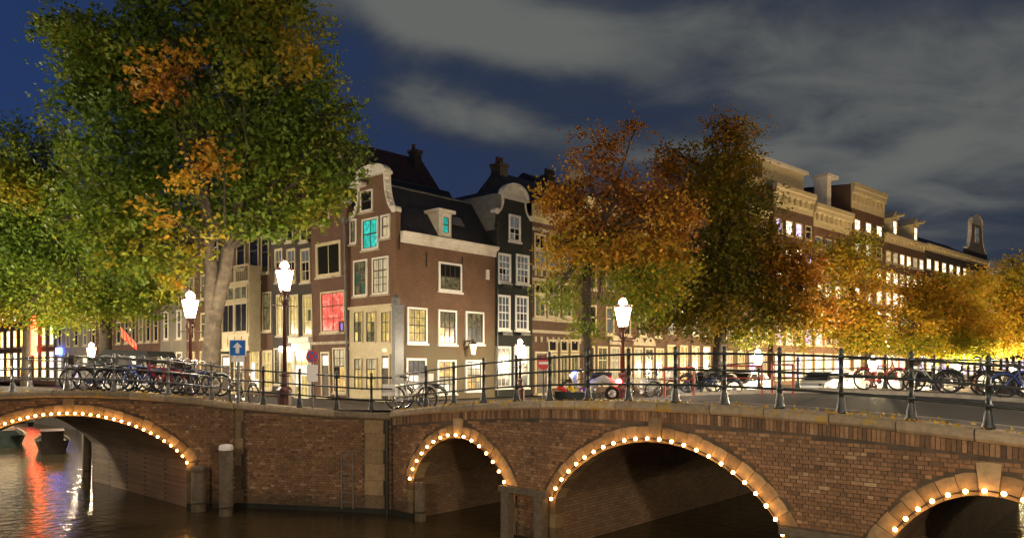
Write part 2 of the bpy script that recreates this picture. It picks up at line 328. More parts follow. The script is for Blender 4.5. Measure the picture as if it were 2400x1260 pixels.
def build_quay():
    mb = MB(); rows = []; ts = [0, 1.5, 3, 4.5, 6, 7, 8, 10, 12, 14, 16, 18, 20, 26, 34, 60, 110, 220]
    for t in ts:
        a = leftpt(t); b = QR0 + U * t
        rows.append([(*(a.lerp(b, i / 20)), qzz(t, i / 20)) for i in range(21)])
    vs = [p for r in rows for p in r]; fs = []
    for j in range(len(ts) - 1):
        for i in range(20): fs.append((j * 21 + i, j * 21 + i + 1, (j + 1) * 21 + i + 1, (j + 1) * 21 + i))
    mb.add(vs, fs); tag(mb.build('quay', M['paver']), kind='structure')
    for o0, d, nm, lab in ((QL0, V, 'quay_wall', 'brick quay wall along the canal behind the single arched bridge'), (QR0, U, 'quay_wall', 'brick quay wall along the canal behind the bridge with three arches')):
        n = Vector((d.y, -d.x)) if d is U else Vector((-d.y, d.x))
        w = MB(); k = MB(); zt = (lambda t_: qzz(t_, 0)) if d is V else qz
        for t0, t1 in zip(ts[:-1], ts[1:]):
            a, b = (leftpt(t0), leftpt(t1)) if d is V else (o0 + d * t0, o0 + d * t1)
            q = lambda p, off, z: (p.x + n.x * off, p.y + n.y * off, z)
            w.add([q(a, 0, -.6), q(b, 0, -.6), q(b, 0, zt(t1)), q(a, 0, zt(t0))], [(0, 1, 2, 3)])
            k.add([q(a, .06, zt(t0) - .22), q(b, .06, zt(t1) - .22), q(b, .06, zt(t1) + .03), q(a, .06, zt(t0) + .03),
                   q(a, -.4, zt(t0) - .22), q(b, -.4, zt(t1) - .22), q(b, -.4, zt(t1) + .03), q(a, -.4, zt(t0) + .03)],
                  [(0, 1, 2, 3), (3, 2, 6, 7), (4, 7, 6, 5), (0, 4, 5, 1), (0, 3, 7, 4), (1, 5, 6, 2)])
        r = thing(nm, lab, 'quay wall'); w.build('wall', M['darkbrick'], r); k.build('kerb', M['kerb'], r)
    # the quay on the near side, where the photographer stands, and the land beyond the far end of the three-arched bridge
    tag(MB().box(-60, 60, -70, 1.2, -.6, 2.6).build('near_quay', M['paver']), kind='structure')
    p0 = Vector((9.6, 9.75)); mb = MB()
    a, b, c, d = p0, p0 + U * 160, p0 + U * 160 - V * 60, p0 - V * 60
    mb.add([(*a, 3.0), (*d, 2.9), (*c, 2.7), (*b, 2.7), (*a, -.6), (*d, -.6), (*c, -.6), (*b, -.6)], [(0, 1, 2, 3), (0, 4, 5, 1), (0, 3, 7, 4), (2, 6, 7, 3), (1, 5, 6, 2)])
    tag(mb.build('far_quay', M['paver']), kind='structure')
    a = Vector((-17.7, 23.0)); b = a + V * 160; c = b + Vector((-60, 0)); d = Vector((-90, 23.0))
    mb = MB().add([(*a, 2.9), (*b, 2.6), (*c, 2.6), (*d, 2.9), (*a, -.6), (*b, -.6), (*c, -.6), (*d, -.6)], [(0, 1, 2, 3), (0, 4, 5, 1), (0, 3, 7, 4), (2, 6, 7, 3), (1, 5, 6, 2)])
    tag(mb.build('far_quay', M['paver']), kind='structure')
build_quay()

# ------------------------------------------------------------------ masonry: brick by brick, arch stones, coping
_bm = {}
def brick_mesh(L, H, tint, depth=.05):
    k = (L, H, tint)
    if k not in _bm:
        me = MB().box(0, L, -.012, depth, 0, H).mesh('brick', M['brick'])
        at_ = me.attributes.new('tint', 'FLOAT', 'FACE'); at_.data.foreach_set('value', [tint] * 6); _bm[k] = me
    return _bm[k]
def stone(root, name, mb, m, tint):
    me = mb.mesh(name, m); a = me.attributes.new('tint', 'FLOAT', 'FACE'); a.data.foreach_set('value', [tint] * len(me.polygons))
    return link(name, me, root)
PA = .76                                          # arches flatter than an ellipse
def ellz(A, x):
    xc, h, zs, rise = A; return zs + rise * max(0, 1 - ((x - xc) / h) ** 2) ** PA

def masonry(root, x0, x1, arches, top, dv, near, n_single, ring=.31, nv=lambda h: 19, soldier=False, quoins=(), cop=.2, copl=1.15, brk=True):
    cut = sorted(set([x0, x1] + [a[0] - a[1] for a in arches] + [a[0] + a[1] for a in arches]))
    xs = []
    body = MB(); soff = MB()
    Zl = -.6
    for xa, xb in zip(cut[:-1], cut[1:]):
        A = next((a for a in arches if a[0] - a[1] - 1e-6 <= xa and xb <= a[0] + a[1] + 1e-6), None)
        n = 28 if A else max(2, int((xb - xa) / .6))
        q = [xa + (xb - xa) * ((1 - math.cos(math.pi * i / n)) / 2 if A else i / n) for i in range(n + 1)]
        for a, b in zip(q[:-1], q[1:]):
            za, zb = (ellz(A, a), ellz(A, b)) if A else (Zl, Zl)
            ta, tb = top(a) - cop, top(b) - cop
            body.add([(a, 0, za), (b, 0, zb), (b, 0, tb), (a, 0, ta)], [(0, 1, 2, 3)])
            body.add([(a + dv[0], dv[1], za), (b + dv[0], dv[1], zb), (b + dv[0], dv[1], tb), (a + dv[0], dv[1], ta)], [(3, 2, 1, 0)])
            body.add([(a, 0, ta), (b, 0, tb), (b + dv[0], dv[1], tb), (a + dv[0], dv[1], ta)], [(0, 1, 2, 3)])
            if A: soff.add([(a, .02, za), (b, .02, zb), (b + dv[0], dv[1], zb), (a + dv[0], dv[1], za)], [(3, 2, 1, 0)])
        if A:
            for xe, fl in ((xa, 0), (xb, 1)):
                f = (0, 1, 2, 3) if fl else (3, 2, 1, 0)
                soff.add([(xe, .02, Zl), (xe + dv[0], dv[1], Zl), (xe + dv[0], dv[1], A[2]), (xe, .02, A[2])], [f])
    body.build('masonry', M['mortar'], root)
    if arches: soff.build('arch_barrel', M['soffit'], root)
    for xa, xb in zip(cut[:-1], cut[1:]):
        if not any(a[0] - a[1] - 1e-6 <= xa and xb <= a[0] + a[1] + 1e-6 for a in arches): MB().box(xa, xb, -.05, .01, -.5, .13 + .02 * random.random()).build('waterline_plinth', M['weed'], root)
    sold = .22 if soldier else 0
    def solid(x, z):
        if z > top(x) - cop - .03 - sold: return False
        for xc, h, zs, rise in arches:
            if z >= zs - .02:
                if abs(x - xc) < h + ring and z - zs < (rise + ring) * (1 - ((x - xc) / (h + ring)) ** 2) ** PA + .05: return False
            elif abs(x - xc) < h + .26: return False
        for qa, qb in quoins:
            if qa < x < qb: return False
        return True
    if brk:
        bricks = []; H = .062; k = 0; z = .14
        while z < 4:
            hd = k % 2; x = x0 - (.056 if hd else .111 * (k // 2 % 2))
            while x < x1:
                for L in ((.1,) if hd else (.212, .1)):
                    for xx in ((x,) if L > .2 or hd else (x, x + .111)):
                        if xx >= x0 - .02 and xx + L <= x1 + .02 and all(solid(p, r) for p in (xx, xx + L) for r in (z, z + H)):
                            bricks.append((xx, z, L)); hit = True
                    if L > .2 and bricks and bricks[-1][0] == x and bricks[-1][1] == z: break
                x += .1115 if hd else .223
            z += .0735; k += 1
        bricks.sort(key=lambda b: near(b))
        q = [round(min(max(random.gauss(.54, .15), .02), 1), 1) for _ in bricks]
        for (x, z, L), tt in zip(bricks[:n_single], q):
            o = link('brick', brick_mesh(L, H, tt), root, (x, -.008 * random.random(), z)); o.rotation_euler = (0, random.uniform(-.012, .012), random.uniform(-.02, .02))
        mb = MB(); tl = []
        for (x, z, L), tt in zip(bricks[n_single:], q[n_single:]):
            j = .009 * random.random(); e = random.uniform(-.003, .003)
            f = -.012 - j
            mb.add([(x, f, z + e), (x + L, f, z), (x + L, f, z + H), (x, f, z + H + e), (x, .03, z + e), (x + L, .03, z), (x + L, .03, z + H), (x, .03, z + H + e)],
                   [(0, 1, 2, 3), (3, 2, 6, 7), (0, 4, 5, 1), (0, 3, 7, 4), (1, 5, 6, 2)]); tl += [tt] * 5
        if tl:
            me = mb.mesh('brickwork', M['brick']); a = me.attributes.new('tint', 'FLOAT', 'FACE'); a.data.foreach_set('value', tl)
            tag(link('brickwork', me, root), kind='stuff')
    for A in arches:
        xc, h, zs, rise = A
        def P(th, r=0):
            f = lambda u: (xc + h * math.cos(u), zs + rise * max(math.sin(min(max(u, 0), math.pi)), 0) ** (2 * PA))
            x, z = f(th); (xa, za), (xb, zb) = f(max(th - .02, 0)), f(min(th + .02, math.pi)); L = math.hypot(xb - xa, zb - za) or 1
            return (x + r * (zb - za) / L, z - r * (xb - xa) / L)
        N = 400; arc = [0]
        for i in range(N):
            a, b = P(math.pi * i / N), P(math.pi * (i + 1) / N); arc.append(arc[-1] + math.hypot(a[0] - b[0], a[1] - b[1]))
        n = nv(h); inv = lambda L: math.pi * np.interp(L, arc, np.arange(N + 1)) / N
        for i in range(n):
            g = .005; ta, tb = inv(arc[-1] * i / n + g), inv(arc[-1] * (i + 1) / n - g); key = i == n // 2
            tm = (ta + tb) / 2; rr = ring + (random.uniform(-.03, .03)); pr = -.022 - .012 * random.random()
            if key: rr = max(.3, min(top(xc) - cop - .03 - zs - rise, .5)); pr = -.06
            poly = [P(ta, -.018), P(ta, rr), P(tm, rr + .01), P(tb, rr), P(tb, -.018), P(tm, -.018)]
            poly = poly if True else poly[::-1]
            stone(root, 'keystone' if key else 'voussoir', MB().prism_y(poly[::-1] if (poly[1][0] - poly[0][0]) * (poly[3][1] - poly[0][1]) - (poly[1][1] - poly[0][1]) * (poly[3][0] - poly[0][0]) < 0 else poly, pr, .36), M['sandstone'], random.uniform(.15, .85))
        for sx in (-1, 1):
            z = .14; j = 0
            while z < zs - .1:
                hh = min(.33, zs - z - .01); ww = .25 if j % 2 else .2
                xa, xb = sorted((xc + sx * (h - .015), xc + sx * (h + ww)))
                stone(root, 'jamb_stone', MB().box(xa, xb, -.03, .3, z, z + hh - .012), M['sandstone'], random.uniform(.0, .6)); z += hh; j += 1
    for qa, qb in quoins:
        z = .14; j = 0
        while z < top((qa + qb) / 2) - cop - .1:
            hh = min(random.uniform(.3, .5), top((qa + qb) / 2) - cop - .01 - z)
            stone(root, 'quoin_stone', MB().box(qa - .02 * (j % 2), qb - .07 * (j % 2), -.035, .2, z, z + hh - .012), M['sandstone'], random.uniform(.0, .7)); z += hh; j += 1
    if soldier:
        mb = None; x = x0; i = 0
        while x < x1 - .07:
            zt = top(x + .03) - cop - .005
            o = link('soldier_brick', brick_mesh(.064, .205, round(random.uniform(.1, .9), 1)), root, (x, -.012 * random.random(), zt - .21)); x += .0755
    x = x0; i = 0
    while x < x1 - .05:
        xb = min(x + copl * random.uniform(.85, 1.1), x1); g = .01; e = random.uniform(-.008, .008); f = -.11 + random.uniform(-.012, .012)
        if x1 - xb < .4: xb = x1
        a, b = x + g, xb - g; ta, tb = top(a) + e, top(b) + e
        prof = [(f, -cop + .05), (f + .05, -cop), (.38, -cop), (.38, 0), (f + .05, 0), (f, -.045)]
        vs = [(a, y, ta + z) for y, z in prof] + [(b, y, tb + z) for y, z in prof]; n = 6
        stone(root, 'coping_stone', MB().add(vs, [tuple(range(n - 1, -1, -1)), tuple(range(n, 2 * n))] + [(j, (j + 1) % n, (j + 1) % n + n, j + n) for j in range(n)]), M['coping'], random.uniform(.15, .9))
        x = xb; i += 1

def deck(root, x0, x1, top, dv, width):
    """roadway between two raised pavements; the cross-section runs along the skew"""
    ux, uy = dv[0] / math.hypot(*dv), dv[1] / math.hypot(*dv)
    def strip(name, sec, m):
        mb = MB(); n = 30; xs = [x0 + (x1 - x0) * i / n for i in range(n + 1)]; k = len(sec)
        vs = [(x + ux * d, uy * d, top(x) + z) for x in xs for d, z in sec]
        mb.add(vs, [(i * k + j, (i + 1) * k + j, (i + 1) * k + j + 1, i * k + j + 1) for i in range(n) for j in range(k - 1)]); return mb.build(name, m, root)
    w = width
    strip('pavement', [(.3, -.03), (1.5, -.03)], M['paver']); strip('kerb', [(1.5, -.025), (1.64, -.025), (1.642, -.16)], M['kerb'])
    strip('roadway', [(1.6, -.15), (w * .5, -.09), (w - 1.6, -.15)], M['asphalt'])
    strip('kerb', [(w - 1.642, -.16), (w - 1.64, -.025), (w - 1.5, -.025)], M['kerb']); strip('pavement', [(w - 1.5, -.03), (w - .3, -.03)], M['paver'])
    strip('far_parapet', [(w - .4, -.1), (w - .4, .0), (w + .1, .0), (w + .1, -.2)], M['kerb'])

# bridge with three arches (its own x runs along the near face from the corner towards the camera's side)
top3 = lambda s: 3.52 - .0069 * (s - 8.7) ** 2
A3 = [(2.69, 1.83, 1.12, 1.28), (8.70, 2.72, 1.16, 1.53), (14.71, 1.6, .92, 1.34)]
B3 = thing('stone_bridge', 'brick bridge with three arches outlined by warm bulbs', 'bridge', (-3.4, 21.6, 0), ANG_L)
masonry(B3, -.08, 18.2, A3, top3, (0, 14.0), lambda b: -(b[0]), 300, nv=lambda h: 17 if h < 2 else 23, soldier=True)
deck(B3, -.08, 18.2, top3, (0, 14.0), 14.0)
# single arched bridge, its barrel askew along the other canal
top1 = lambda x: max(3.54 - .0143 * (x - 12.57) ** 2, 2.75)
A1 = [(12.57, 3.58, 1.37, 1.43)]
B1 = thing('stone_bridge', 'brick bridge with one wide arch hung with bulbs, boat beyond it', 'bridge', (-26, 22.65, 0), 0)
DV1 = (-.740 * 8, .672 * 8)
masonry(B1, 2, 17.58, A1, top1, DV1, lambda b: abs(b[0] - 14.5) + abs(b[1] - 2) * 2, 300, nv=lambda h: 27)
deck(B1, 2, 17.42, top1, DV1, 8.0)
# abutment wall that joins the two
topa = lambda x: 3.18 - .25 * min(x / 4.2, 1)
AB = thing('abutment_wall', 'brick abutment wall between the two bridges with an iron ladder', 'wall', (-8.52, 22.78, 0), R(-12))
masonry(AB, 0, 5.14, [], topa, (0, .5), lambda b: abs(b[0] - 2.4), 300, quoins=((0, .36), (4.32, 4.95)))
mb = MB()
for x in (3.62, 3.98): mb.tube([(x, -.1, .1), (x, -.1, 1.75)], .022, 6)
for k in range(6): mb.tube([(3.62, -.1, .3 + k * .28), (3.98, -.1, .3 + k * .28)], .014, 5)
mb.build('ladder', M['lead'], AB)
MB().tube([(5.02, -.09, 0), (5.02, -.09, 2.7)], .06, 8).build('downpipe', M['weed'], AB)

# ------------------------------------------------------------------ railings
POST = MB().lathe([(.10, 0), (.105, .03), (.085, .07), (.07, .2), (.05, .27), (.043, .34), (.06, .345), (.06, .39), (.04, .395), (.038, .66), (.057, .665), (.057, .71), (.038, .715), (.036, .98), (.055, .985), (.055, 1.05), (.03, 1.07), (.045, 1.10), (.045, 1.13), (.02, 1.16), (.002, 1.17)], 10).mesh('post', M['iron'], True)
POSTG = POST.copy(); POSTG.materials.clear(); POSTG.materials.append(M['irongrey'])
def railing(label, root_loc, ang, posts, xs, f, m, pm):
    """posts: x of each post; xs: range of the rails; f(x) -> (x, y, z) of the foot"""
    r = thing('railing', label, 'railing', root_loc, ang, 'iron railings of the bridges')
    for x in posts: link('post', pm, r, f(x))
    n = max(3, int((xs[1] - xs[0]) / .5)); q = [xs[0] + (xs[1] - xs[0]) * i / n for i in range(n + 1)]
    for h in (1.015, .685, .365):
        MB().tube([Vector(f(x)) + Vector((0, 0, h)) for x in q], .024, 6).build('rail', m, r, smooth=True)
    return r
def s3(px):
    k = (px - 1200) / FPX; return (k * 21.6 + 3.4) / (.74 + .672 * k)
railing('dark iron railing on the near side of the bridge with three arches', B3.location, ANG_L,
        [s3(p) for p in (990, 1055, 1125, 1202, 1280, 1370, 1465, 1575, 1690, 1820, 1965, 2130, 2312)] + [16.2, 17.7], (-.1, 18), lambda s: (s, .13, top3(s)), M['iron'], POST)
railing('dark iron railing on the far side of the bridge with three arches', B3.location, ANG_L, [.3 + 1.5 * k for k in range(12)], (-.1, 18), lambda s: (s, 13.85, top3(s)), M['iron'], POST)
Xl = lambda px: (px - 1200) / FPX * 22.75 + 26
railing('grey iron railing on the near side of the single arched bridge', B1.location, 0, [Xl(p) for p in (-210, -95, 28, 155, 266, 393, 495)], (2.2, 17.5), lambda x: (x, .13, top1(x)), M['irongrey'], POSTG)
railing('grey iron railing on the far side of the single arched bridge', B1.location, 0, [3 + 1.55 * k for k in range(10)], (2.2, 17.5), lambda x: (x - 5.82, 5.2, top1(x)), M['irongrey'], POSTG)
railing('dark iron railing on top of the abutment wall', AB.location, R(-12), [.95, 2.15, 3.35, 4.45], (-.05, 5.1), lambda x: (x, .13, topa(x)), M['iron'], POST)

# ------------------------------------------------------------------ strings of bulbs under the arches
BULB = MB().ball((0, 0, 0), .038, 8, 6).mesh('bulb', M['bulb'], True)
def light_string(label, bridge, A, n, t0=0., t1=math.pi, off=.16):
    xc, h, zs, rise = A
    r = thing('light_string', label, 'string of lights', bridge.location, bridge.rotation_euler.z, 'bulb strings along the arches')
    P = lambda th: Vector((xc + (h + off * .25) * math.cos(th), -.12, zs + (rise + off * .4) * math.sin(th) ** (2 * PA)))
    N = 300; arc = [0]
    for i in range(N): arc.append(arc[-1] + (P(t0 + (t1 - t0) * (i + 1) / N) - P(t0 + (t1 - t0) * i / N)).length)
    pts = [P(t0 + (t1 - t0) * np.interp(arc[-1] * i / (n - 1), arc, np.arange(N + 1)) / N) for i in range(n)]
    MB().tube([p + Vector((0, .035, 0)) for p in pts], .012, 4).build('cable', M['tyre'], r)
    for p in pts: link('bulb', BULB, r, p)
light_string('string of bulbs around the narrow arch beside the abutment wall', B3, A3[0], 17, .04, math.pi - .04)
light_string('string of bulbs around the wide middle arch of the three arched bridge', B3, A3[1], 24, .03, math.pi - .03)
light_string('string of bulbs around the arch cut off by the frame at the lower corner', B3, A3[2], 16, .04, math.pi - .62)
light_string('string of bulbs around the only arch of the single arched bridge', B1, A1[0], 35, .03, math.pi - .03)

# ------------------------------------------------------------------ fender piles
def pile(label, loc, h, r, cap=True, group='wooden fender piles'):
    o = thing('mooring_pile', label, 'pile', (*loc, 0), 0, group)
    MB().lathe([(r * 1.02, -.6), (r, .3), (r * .98, h - .1)], 12).build('shaft', M['pile'], o, smooth=True)
    MB().lathe([(r * .96, h - .1), (r * 1.06, h - .095), (r * 1.06, h), (r * .9, h + .05), (.01, h + .07)], 12).build('cap', M['pilecap'] if cap else M['pile'], o)
    MB().tube([Vector((r * 1.03 * math.cos(a), r * 1.03 * math.sin(a), .25)) for a in [i * math.pi / 6 for i in range(13)]], .02, 4).build('band', M['weed'], o)
p = at(530, 1205, 21.4); pile('tall wooden pile with a white cap before the abutment wall', (p.x, p.y), 1.98, .19)
p = at(466, 1185, 22.1); pile('short rounded wooden pile beside the single wide arch', (p.x, p.y), 1.28, .21, False)
p = at(985, 1205, 20.7); pile('wooden pile at the foot of the narrow arch', (p.x, p.y), 1.02, .15, False)
fr = thing('fender_frame', 'wooden fender frame of posts and beam between the narrow and the wide arch', 'fender', B3.location, ANG_L)
for s in (4.72, 5.78): MB().box(s - .12, s + .12, -.42, -.2, -.6, 1.22).build('post', M['pile'], fr)
MB().box(4.5, 6.0, -.4, -.18, 1.222, 1.36).build('beam', M['pile'], fr)
fr2 = thing('fender_frame', 'wooden fender frame between the wide arch and the cut off arch', 'fender', B3.location, ANG_L)
for s in (11.75, 12.6): MB().box(s - .12, s + .12, -.42, -.2, -.6, 1.22).build('post', M['pile'], fr2)
MB().box(11.5, 12.85, -.4, -.18, 1.222, 1.36).build('beam', M['pile'], fr2)
pile('dark mooring pole in the canal behind the single arch', tuple(at(203, 1130, 29.0).xy), 2.6, .16, False)
# ------------------------------------------------------------------ houses
class Face:
    """a facade line: origin, direction to the viewer's right, base height; turns photo measures into metres on the facade"""
    def __init__(s, o, ang, bz): s.o = Vector(o[:2]); s.d = Vector((math.cos(ang), math.sin(ang))); s.bz = bz
    def x(s, px):
        k = (px - 1200) / FPX; return (k * s.o.y - s.o.x) / (s.d.x - k * s.d.y)
    def z(s, py, lx): return EYE - (py - HZ) * (s.o.y + lx * s.d.y) / FPX - s.bz
_pm = {}
def pane_mesh(w, h, m):
    k = (round(w, 2), round(h, 2), m)
    if k not in _pm: _pm[k] = MB().box(.006, k[0] - .006, -.014, -.004, .006, k[1] - .006).mesh('pane', M[m])
    return _pm[k]
def window(root, x, z, w, h, cols, rows, panes, fm='cream', split=None, xf=None, y=0., fw=.09, sill=True, rail='darkwood', mun=None, hood=False):
    """frame proud of the wall, meeting rail, glazing bars, one pane per opening, stone sill"""
    w, h = round(w, 2), round(h, 2)
    fw = min(fw, w * .16)
    f = MB(); f.box(0, w, -.075, .01, 0, fw); f.box(0, w, -.075, .01, h - fw, h); f.box(0, fw, -.0745, .01, fw, h - fw); f.box(w - fw, w, -.0745, .01, fw, h - fw)
    iw, ih = w - 2 * fw, h - 2 * fw; r0 = .035
    f.box(fw, w - fw, -.045, .01, fw, fw + r0, 1); f.box(fw, w - fw, -.045, .01, h - fw - r0, h - fw, 1)
    f.box(fw, fw + r0, -.044, .01, fw + r0, h - fw - r0, 1); f.box(w - fw - r0, w - fw, -.044, .01, fw + r0, h - fw - r0, 1)
    gx0, gx1, gz0, gz1 = fw + r0, w - fw - r0, fw + r0, h - fw - r0
    spl = gz0 + (gz1 - gz0) * (split if split else .5) if rows > 1 else None
    cw = (gx1 - gx0) / cols; rh = (gz1 - gz0) / rows
    mw = .018 if not mun else mun
    for c in range(1, cols): f.box(gx0 + cw * c - mw, gx0 + cw * c + mw, -.036, .01, gz0, gz1, 1)
    zs = [gz0 + rh * i for i in range(rows + 1)]
    if rows > 1 and split:
        nb = max(1, round(rows * split)); zs = [gz0 + (spl - gz0) * i / nb for i in range(nb + 1)] + [spl + (gz1 - spl) * i / (rows - nb) for i in range(1, rows - nb + 1)]
    else: nb = rows // 2
    for i in range(1, rows): q = .032 if i == nb else mw; f.box(gx0, gx1, -.05 if i == nb else -.037, .01, zs[i] - q, zs[i] + q, 1)
    X = Matrix.Identity(4) if xf is None else xf
    loc = X @ Vector((x, y, z)); rz = X.to_euler().z
    wo = f.build('window', [M[fm], M[rail]], root, loc, rz)
    for c in range(cols):
        for i in range(rows):
            p = (panes[0] if i >= nb or rows < 3 else panes[(1 if random.random() < .8 else 2) % len(panes)]) if isinstance(panes, list) else panes
            link('pane', pane_mesh(cw, zs[i + 1] - zs[i], p), wo, (gx0 + cw * c, 0, zs[i]))
    if sill: MB().box(-.06, w + .06, -.14, .01, -.10, -.003).build('sill', M['stone' if fm != 'purewhite' else 'purewhite'], wo)
    if hood: MB().box(-.05, w + .05, -.16, .01, h + .003, h + .11).build('hood', M[fm], wo)
    return wo
def wpx(root, F, px0, px1, py0, py1, cols, rows, panes, xf=None, **k):
    xa, xb = F.x(px0), F.x(px1); xm = (xa + xb) / 2; za, zb = F.z(py1, xm), F.z(py0, xm)
    return window(root, xa, za, xb - xa, zb - za, cols, rows, panes, xf=xf, **k)
def cornice(root, x0, x1, z0, z1, m='cream', proj=.3, xf=None, y=0., name='cornice', blocks=0):
    h = z1 - z0
    prof = [(.02, z0), (-.06, z0), (-.06, z0 + h * .22), (-.10, z0 + h * .25), (-.10, z0 + h * .55), (-proj * .7, z0 + h * .62), (-proj * .8, z0 + h * .78), (-proj, z0 + h * .82), (-proj, z1), (.02, z1)]
    X = Matrix.Identity(4) if xf is None else xf; loc = X @ Vector((0, y, 0))
    o = MB().prism_x(prof, x0, x1).build(name, M[m], root, loc, X.to_euler().z)
    if blocks:
        for i in range(blocks):
            xm = x0 + (x1 - x0) * (i + .5) / blocks
            MB().box(xm - .07, xm + .07, -proj * .66, -.101, z0 + h * .28, z0 + h * .6).build('bracket', M[m], o)
    return o
def gable_roof(root, x0, x1, y0, y1, ze, zr, along='y', m='roof', over=.12):
    mb = MB()
    if along == 'y':
        xm = (x0 + x1) / 2; k = (zr - ze) / (xm - x0)
        mb.prism_y([(x0 - over, ze - k * over), (x1 + over, ze - k * over), (xm, zr)], y0, y1)
    else:
        ym = (y0 + y1) / 2; k = (zr - ze) / (ym - y0)
        mb.prism_x([(y0 - over, ze - k * over), (y1 + over, ze - k * over), (ym, zr)], x0, x1)
    return mb.build('roof', M[m], root)
def chimney(root, x, y, z0, z1, w=.5, d=.7, pots=2):
    o = MB().box(x - w, x + w, y - d / 2, y + d / 2, z0, z1 - .2).box(x - w - .07, x + w + .07, y - d / 2 - .07, y + d / 2 + .07, z1 - .198, z1).build('chimney', M['darkbrick'], root)
    for i in range(pots): MB().lathe([(.13, 0), (.11, .35), (.14, .36), (.14, .42)], 8).build('chimney_pot', M['rooftile'], o, (x - w * .5 + w * i, y, z1 + .003))
def bell_gable(root, w, z0, zs, zn, nw, wall, trim='white', crown='arch', zc=.6, y=0., scal=True, th=.32, nwx=0.):
    """brick gable with concave flanks, edged with white stone and topped by a curved pediment"""
    a = (w - nw) / 2; n = 9; L = []
    for i in range(n + 1):
        t = math.pi / 2 * i / n; L.append((a * math.sin(t), zs + (zn - zs) * (1 - math.cos(t))))
    poly = [(0, z0), (w, z0)] + [(w - x, z) for x, z in L] + [(x, z) for x, z in L[::-1]]
    MB().prism_y(poly, y, y + th).build('gable', M[wall], root)
    for sd in (0, 1):
        edge = MB()
        for (xa, za), (xb, zb) in zip(L[:-1], L[1:]):
            nx, nz = -(zb - za), (xb - xa); q = math.hypot(nx, nz); nx, nz = nx / q, nz / q
            m_ = .05
            pts = [(xa - nx * .04, za - nz * .04), (xb - nx * .04, zb - nz * .04), (xb + nx * m_, zb + nz * m_), (xa + nx * m_, za + nz * m_)]
            if sd: pts = [(w - x, z) for x, z in pts][::-1]
            edge.prism_y(pts, y - .07, y + th + .03)
            if scal:
                cx, cz = (xa + xb) / 2 + nx * .06, (za + zb) / 2 + nz * .06; cx = w - cx if sd else cx
                edge.prism_y([(cx + .075 * math.cos(u), cz + .075 * math.sin(u)) for u in [2 * math.pi * j / 8 for j in range(8)]], y - .075, y + th * .5)
        cx = .0 if not sd else w                       # scroll at the foot
        edge.prism_y([(cx + (.12 if not sd else -.12) + .17 * math.cos(u), zs + .10 + .17 * math.sin(u)) for u in [2 * math.pi * j / 12 for j in range(12)]], y - .08, y + th + .02)
        edge.build('gable_trim', M[trim], root)
    x0, x1 = a - .16, w - a + .16
    c = MB()
    c.box(x0, x1, y - .16, y + th + .05, zn, zn + .16)
    if crown == 'arch':
        m = (x0 + x1) / 2; rx = (x1 - x0) / 2; N = 12; zb = zn + .162
        c.prism_y([(m + rx * .96 * math.cos(math.pi * i / N), zb + zc * math.sin(math.pi * i / N)) for i in range(N + 1)], y - .10, y + th)
        inner = .86
        for i in range(N):
            t0, t1 = math.pi * i / N, math.pi * (i + 1) / N
            c.prism_y([(m + rx * inner * math.cos(t0), zb + zc * inner * math.sin(t0)), (m + rx * 1.04 * math.cos(t0), zb + zc * 1.05 * math.sin(t0)), (m + rx * 1.04 * math.cos(t1), zb + zc * 1.05 * math.sin(t1)), (m + rx * inner * math.cos(t1), zb + zc * inner * math.sin(t1))], y - .2, y + th * .5)
    c.build('pediment', M[trim], root)
def hoist(root, x, y, z, L=.9, m='cream'):
    MB().box(x - .07, x + .07, y - L, y + .3, z, z + .2).add([(x - .16, y - L - .05, z + .21), (x + .16, y - L - .05, z + .21), (x + .16, y + .3, z + .21), (x - .16, y + .3, z + .21), (x, y - L - .05, z + .4), (x, y + .3, z + .4)], [(0, 1, 4), (1, 2, 5, 4), (3, 0, 4, 5), (2, 3, 5), (0, 3, 2, 1)]).build('hoist_beam', M[m], root)
def drain(root, x, z0, z1, m='lead', y=-.1):
    MB().tube([(x, y, z0), (x, y, z1 - .3)], .055, 7).box(x - .13, x + .13, y - .1, y + .1, z1 - .3, z1).build('drainpipe', M[m], root)
def door(root, x, w, h, m='door', y=0., z=.15, xf=None, light=None, fm='cream'):
    d = MB().box(-.1, 0, -.09, .02, 0, h + .1).box(w, w + .1, -.09, .02, 0, h + .1).box(0, w, -.09, .02, h, h + .1).box(-.15, w + .15, -.35, .02, -.14, -.002).box(0, w, -.03, .02, 0, h, 1).box(.12 * w, .88 * w, -.045, -.03, .1, h * .36, 1).box(.12 * w, .88 * w, -.045, -.03, h * .42, h * .66, 1)
    X = Matrix.Identity(4) if xf is None else xf
    o = d.build('door', [M[fm], M[m]], root, X @ Vector((x, y, z)), X.to_euler().z)
    MB().box(.08 * w, .92 * w, -.034, -.0305, h * .72, h * .95).build('fanlight', M[light or 'dark'], o)
    MB().ball((w * .88, -.07, h * .45), .035, 8, 5).build('handle', M['chrome'], o)

GZ = 2.55
C0 = Vector((-5.77, 37.0))
def lrow(t): return C0 + V * t
def rrow(t): return C0 + U * t
def RF(px): return Face(C0, ANG_R, GZ).x(px)

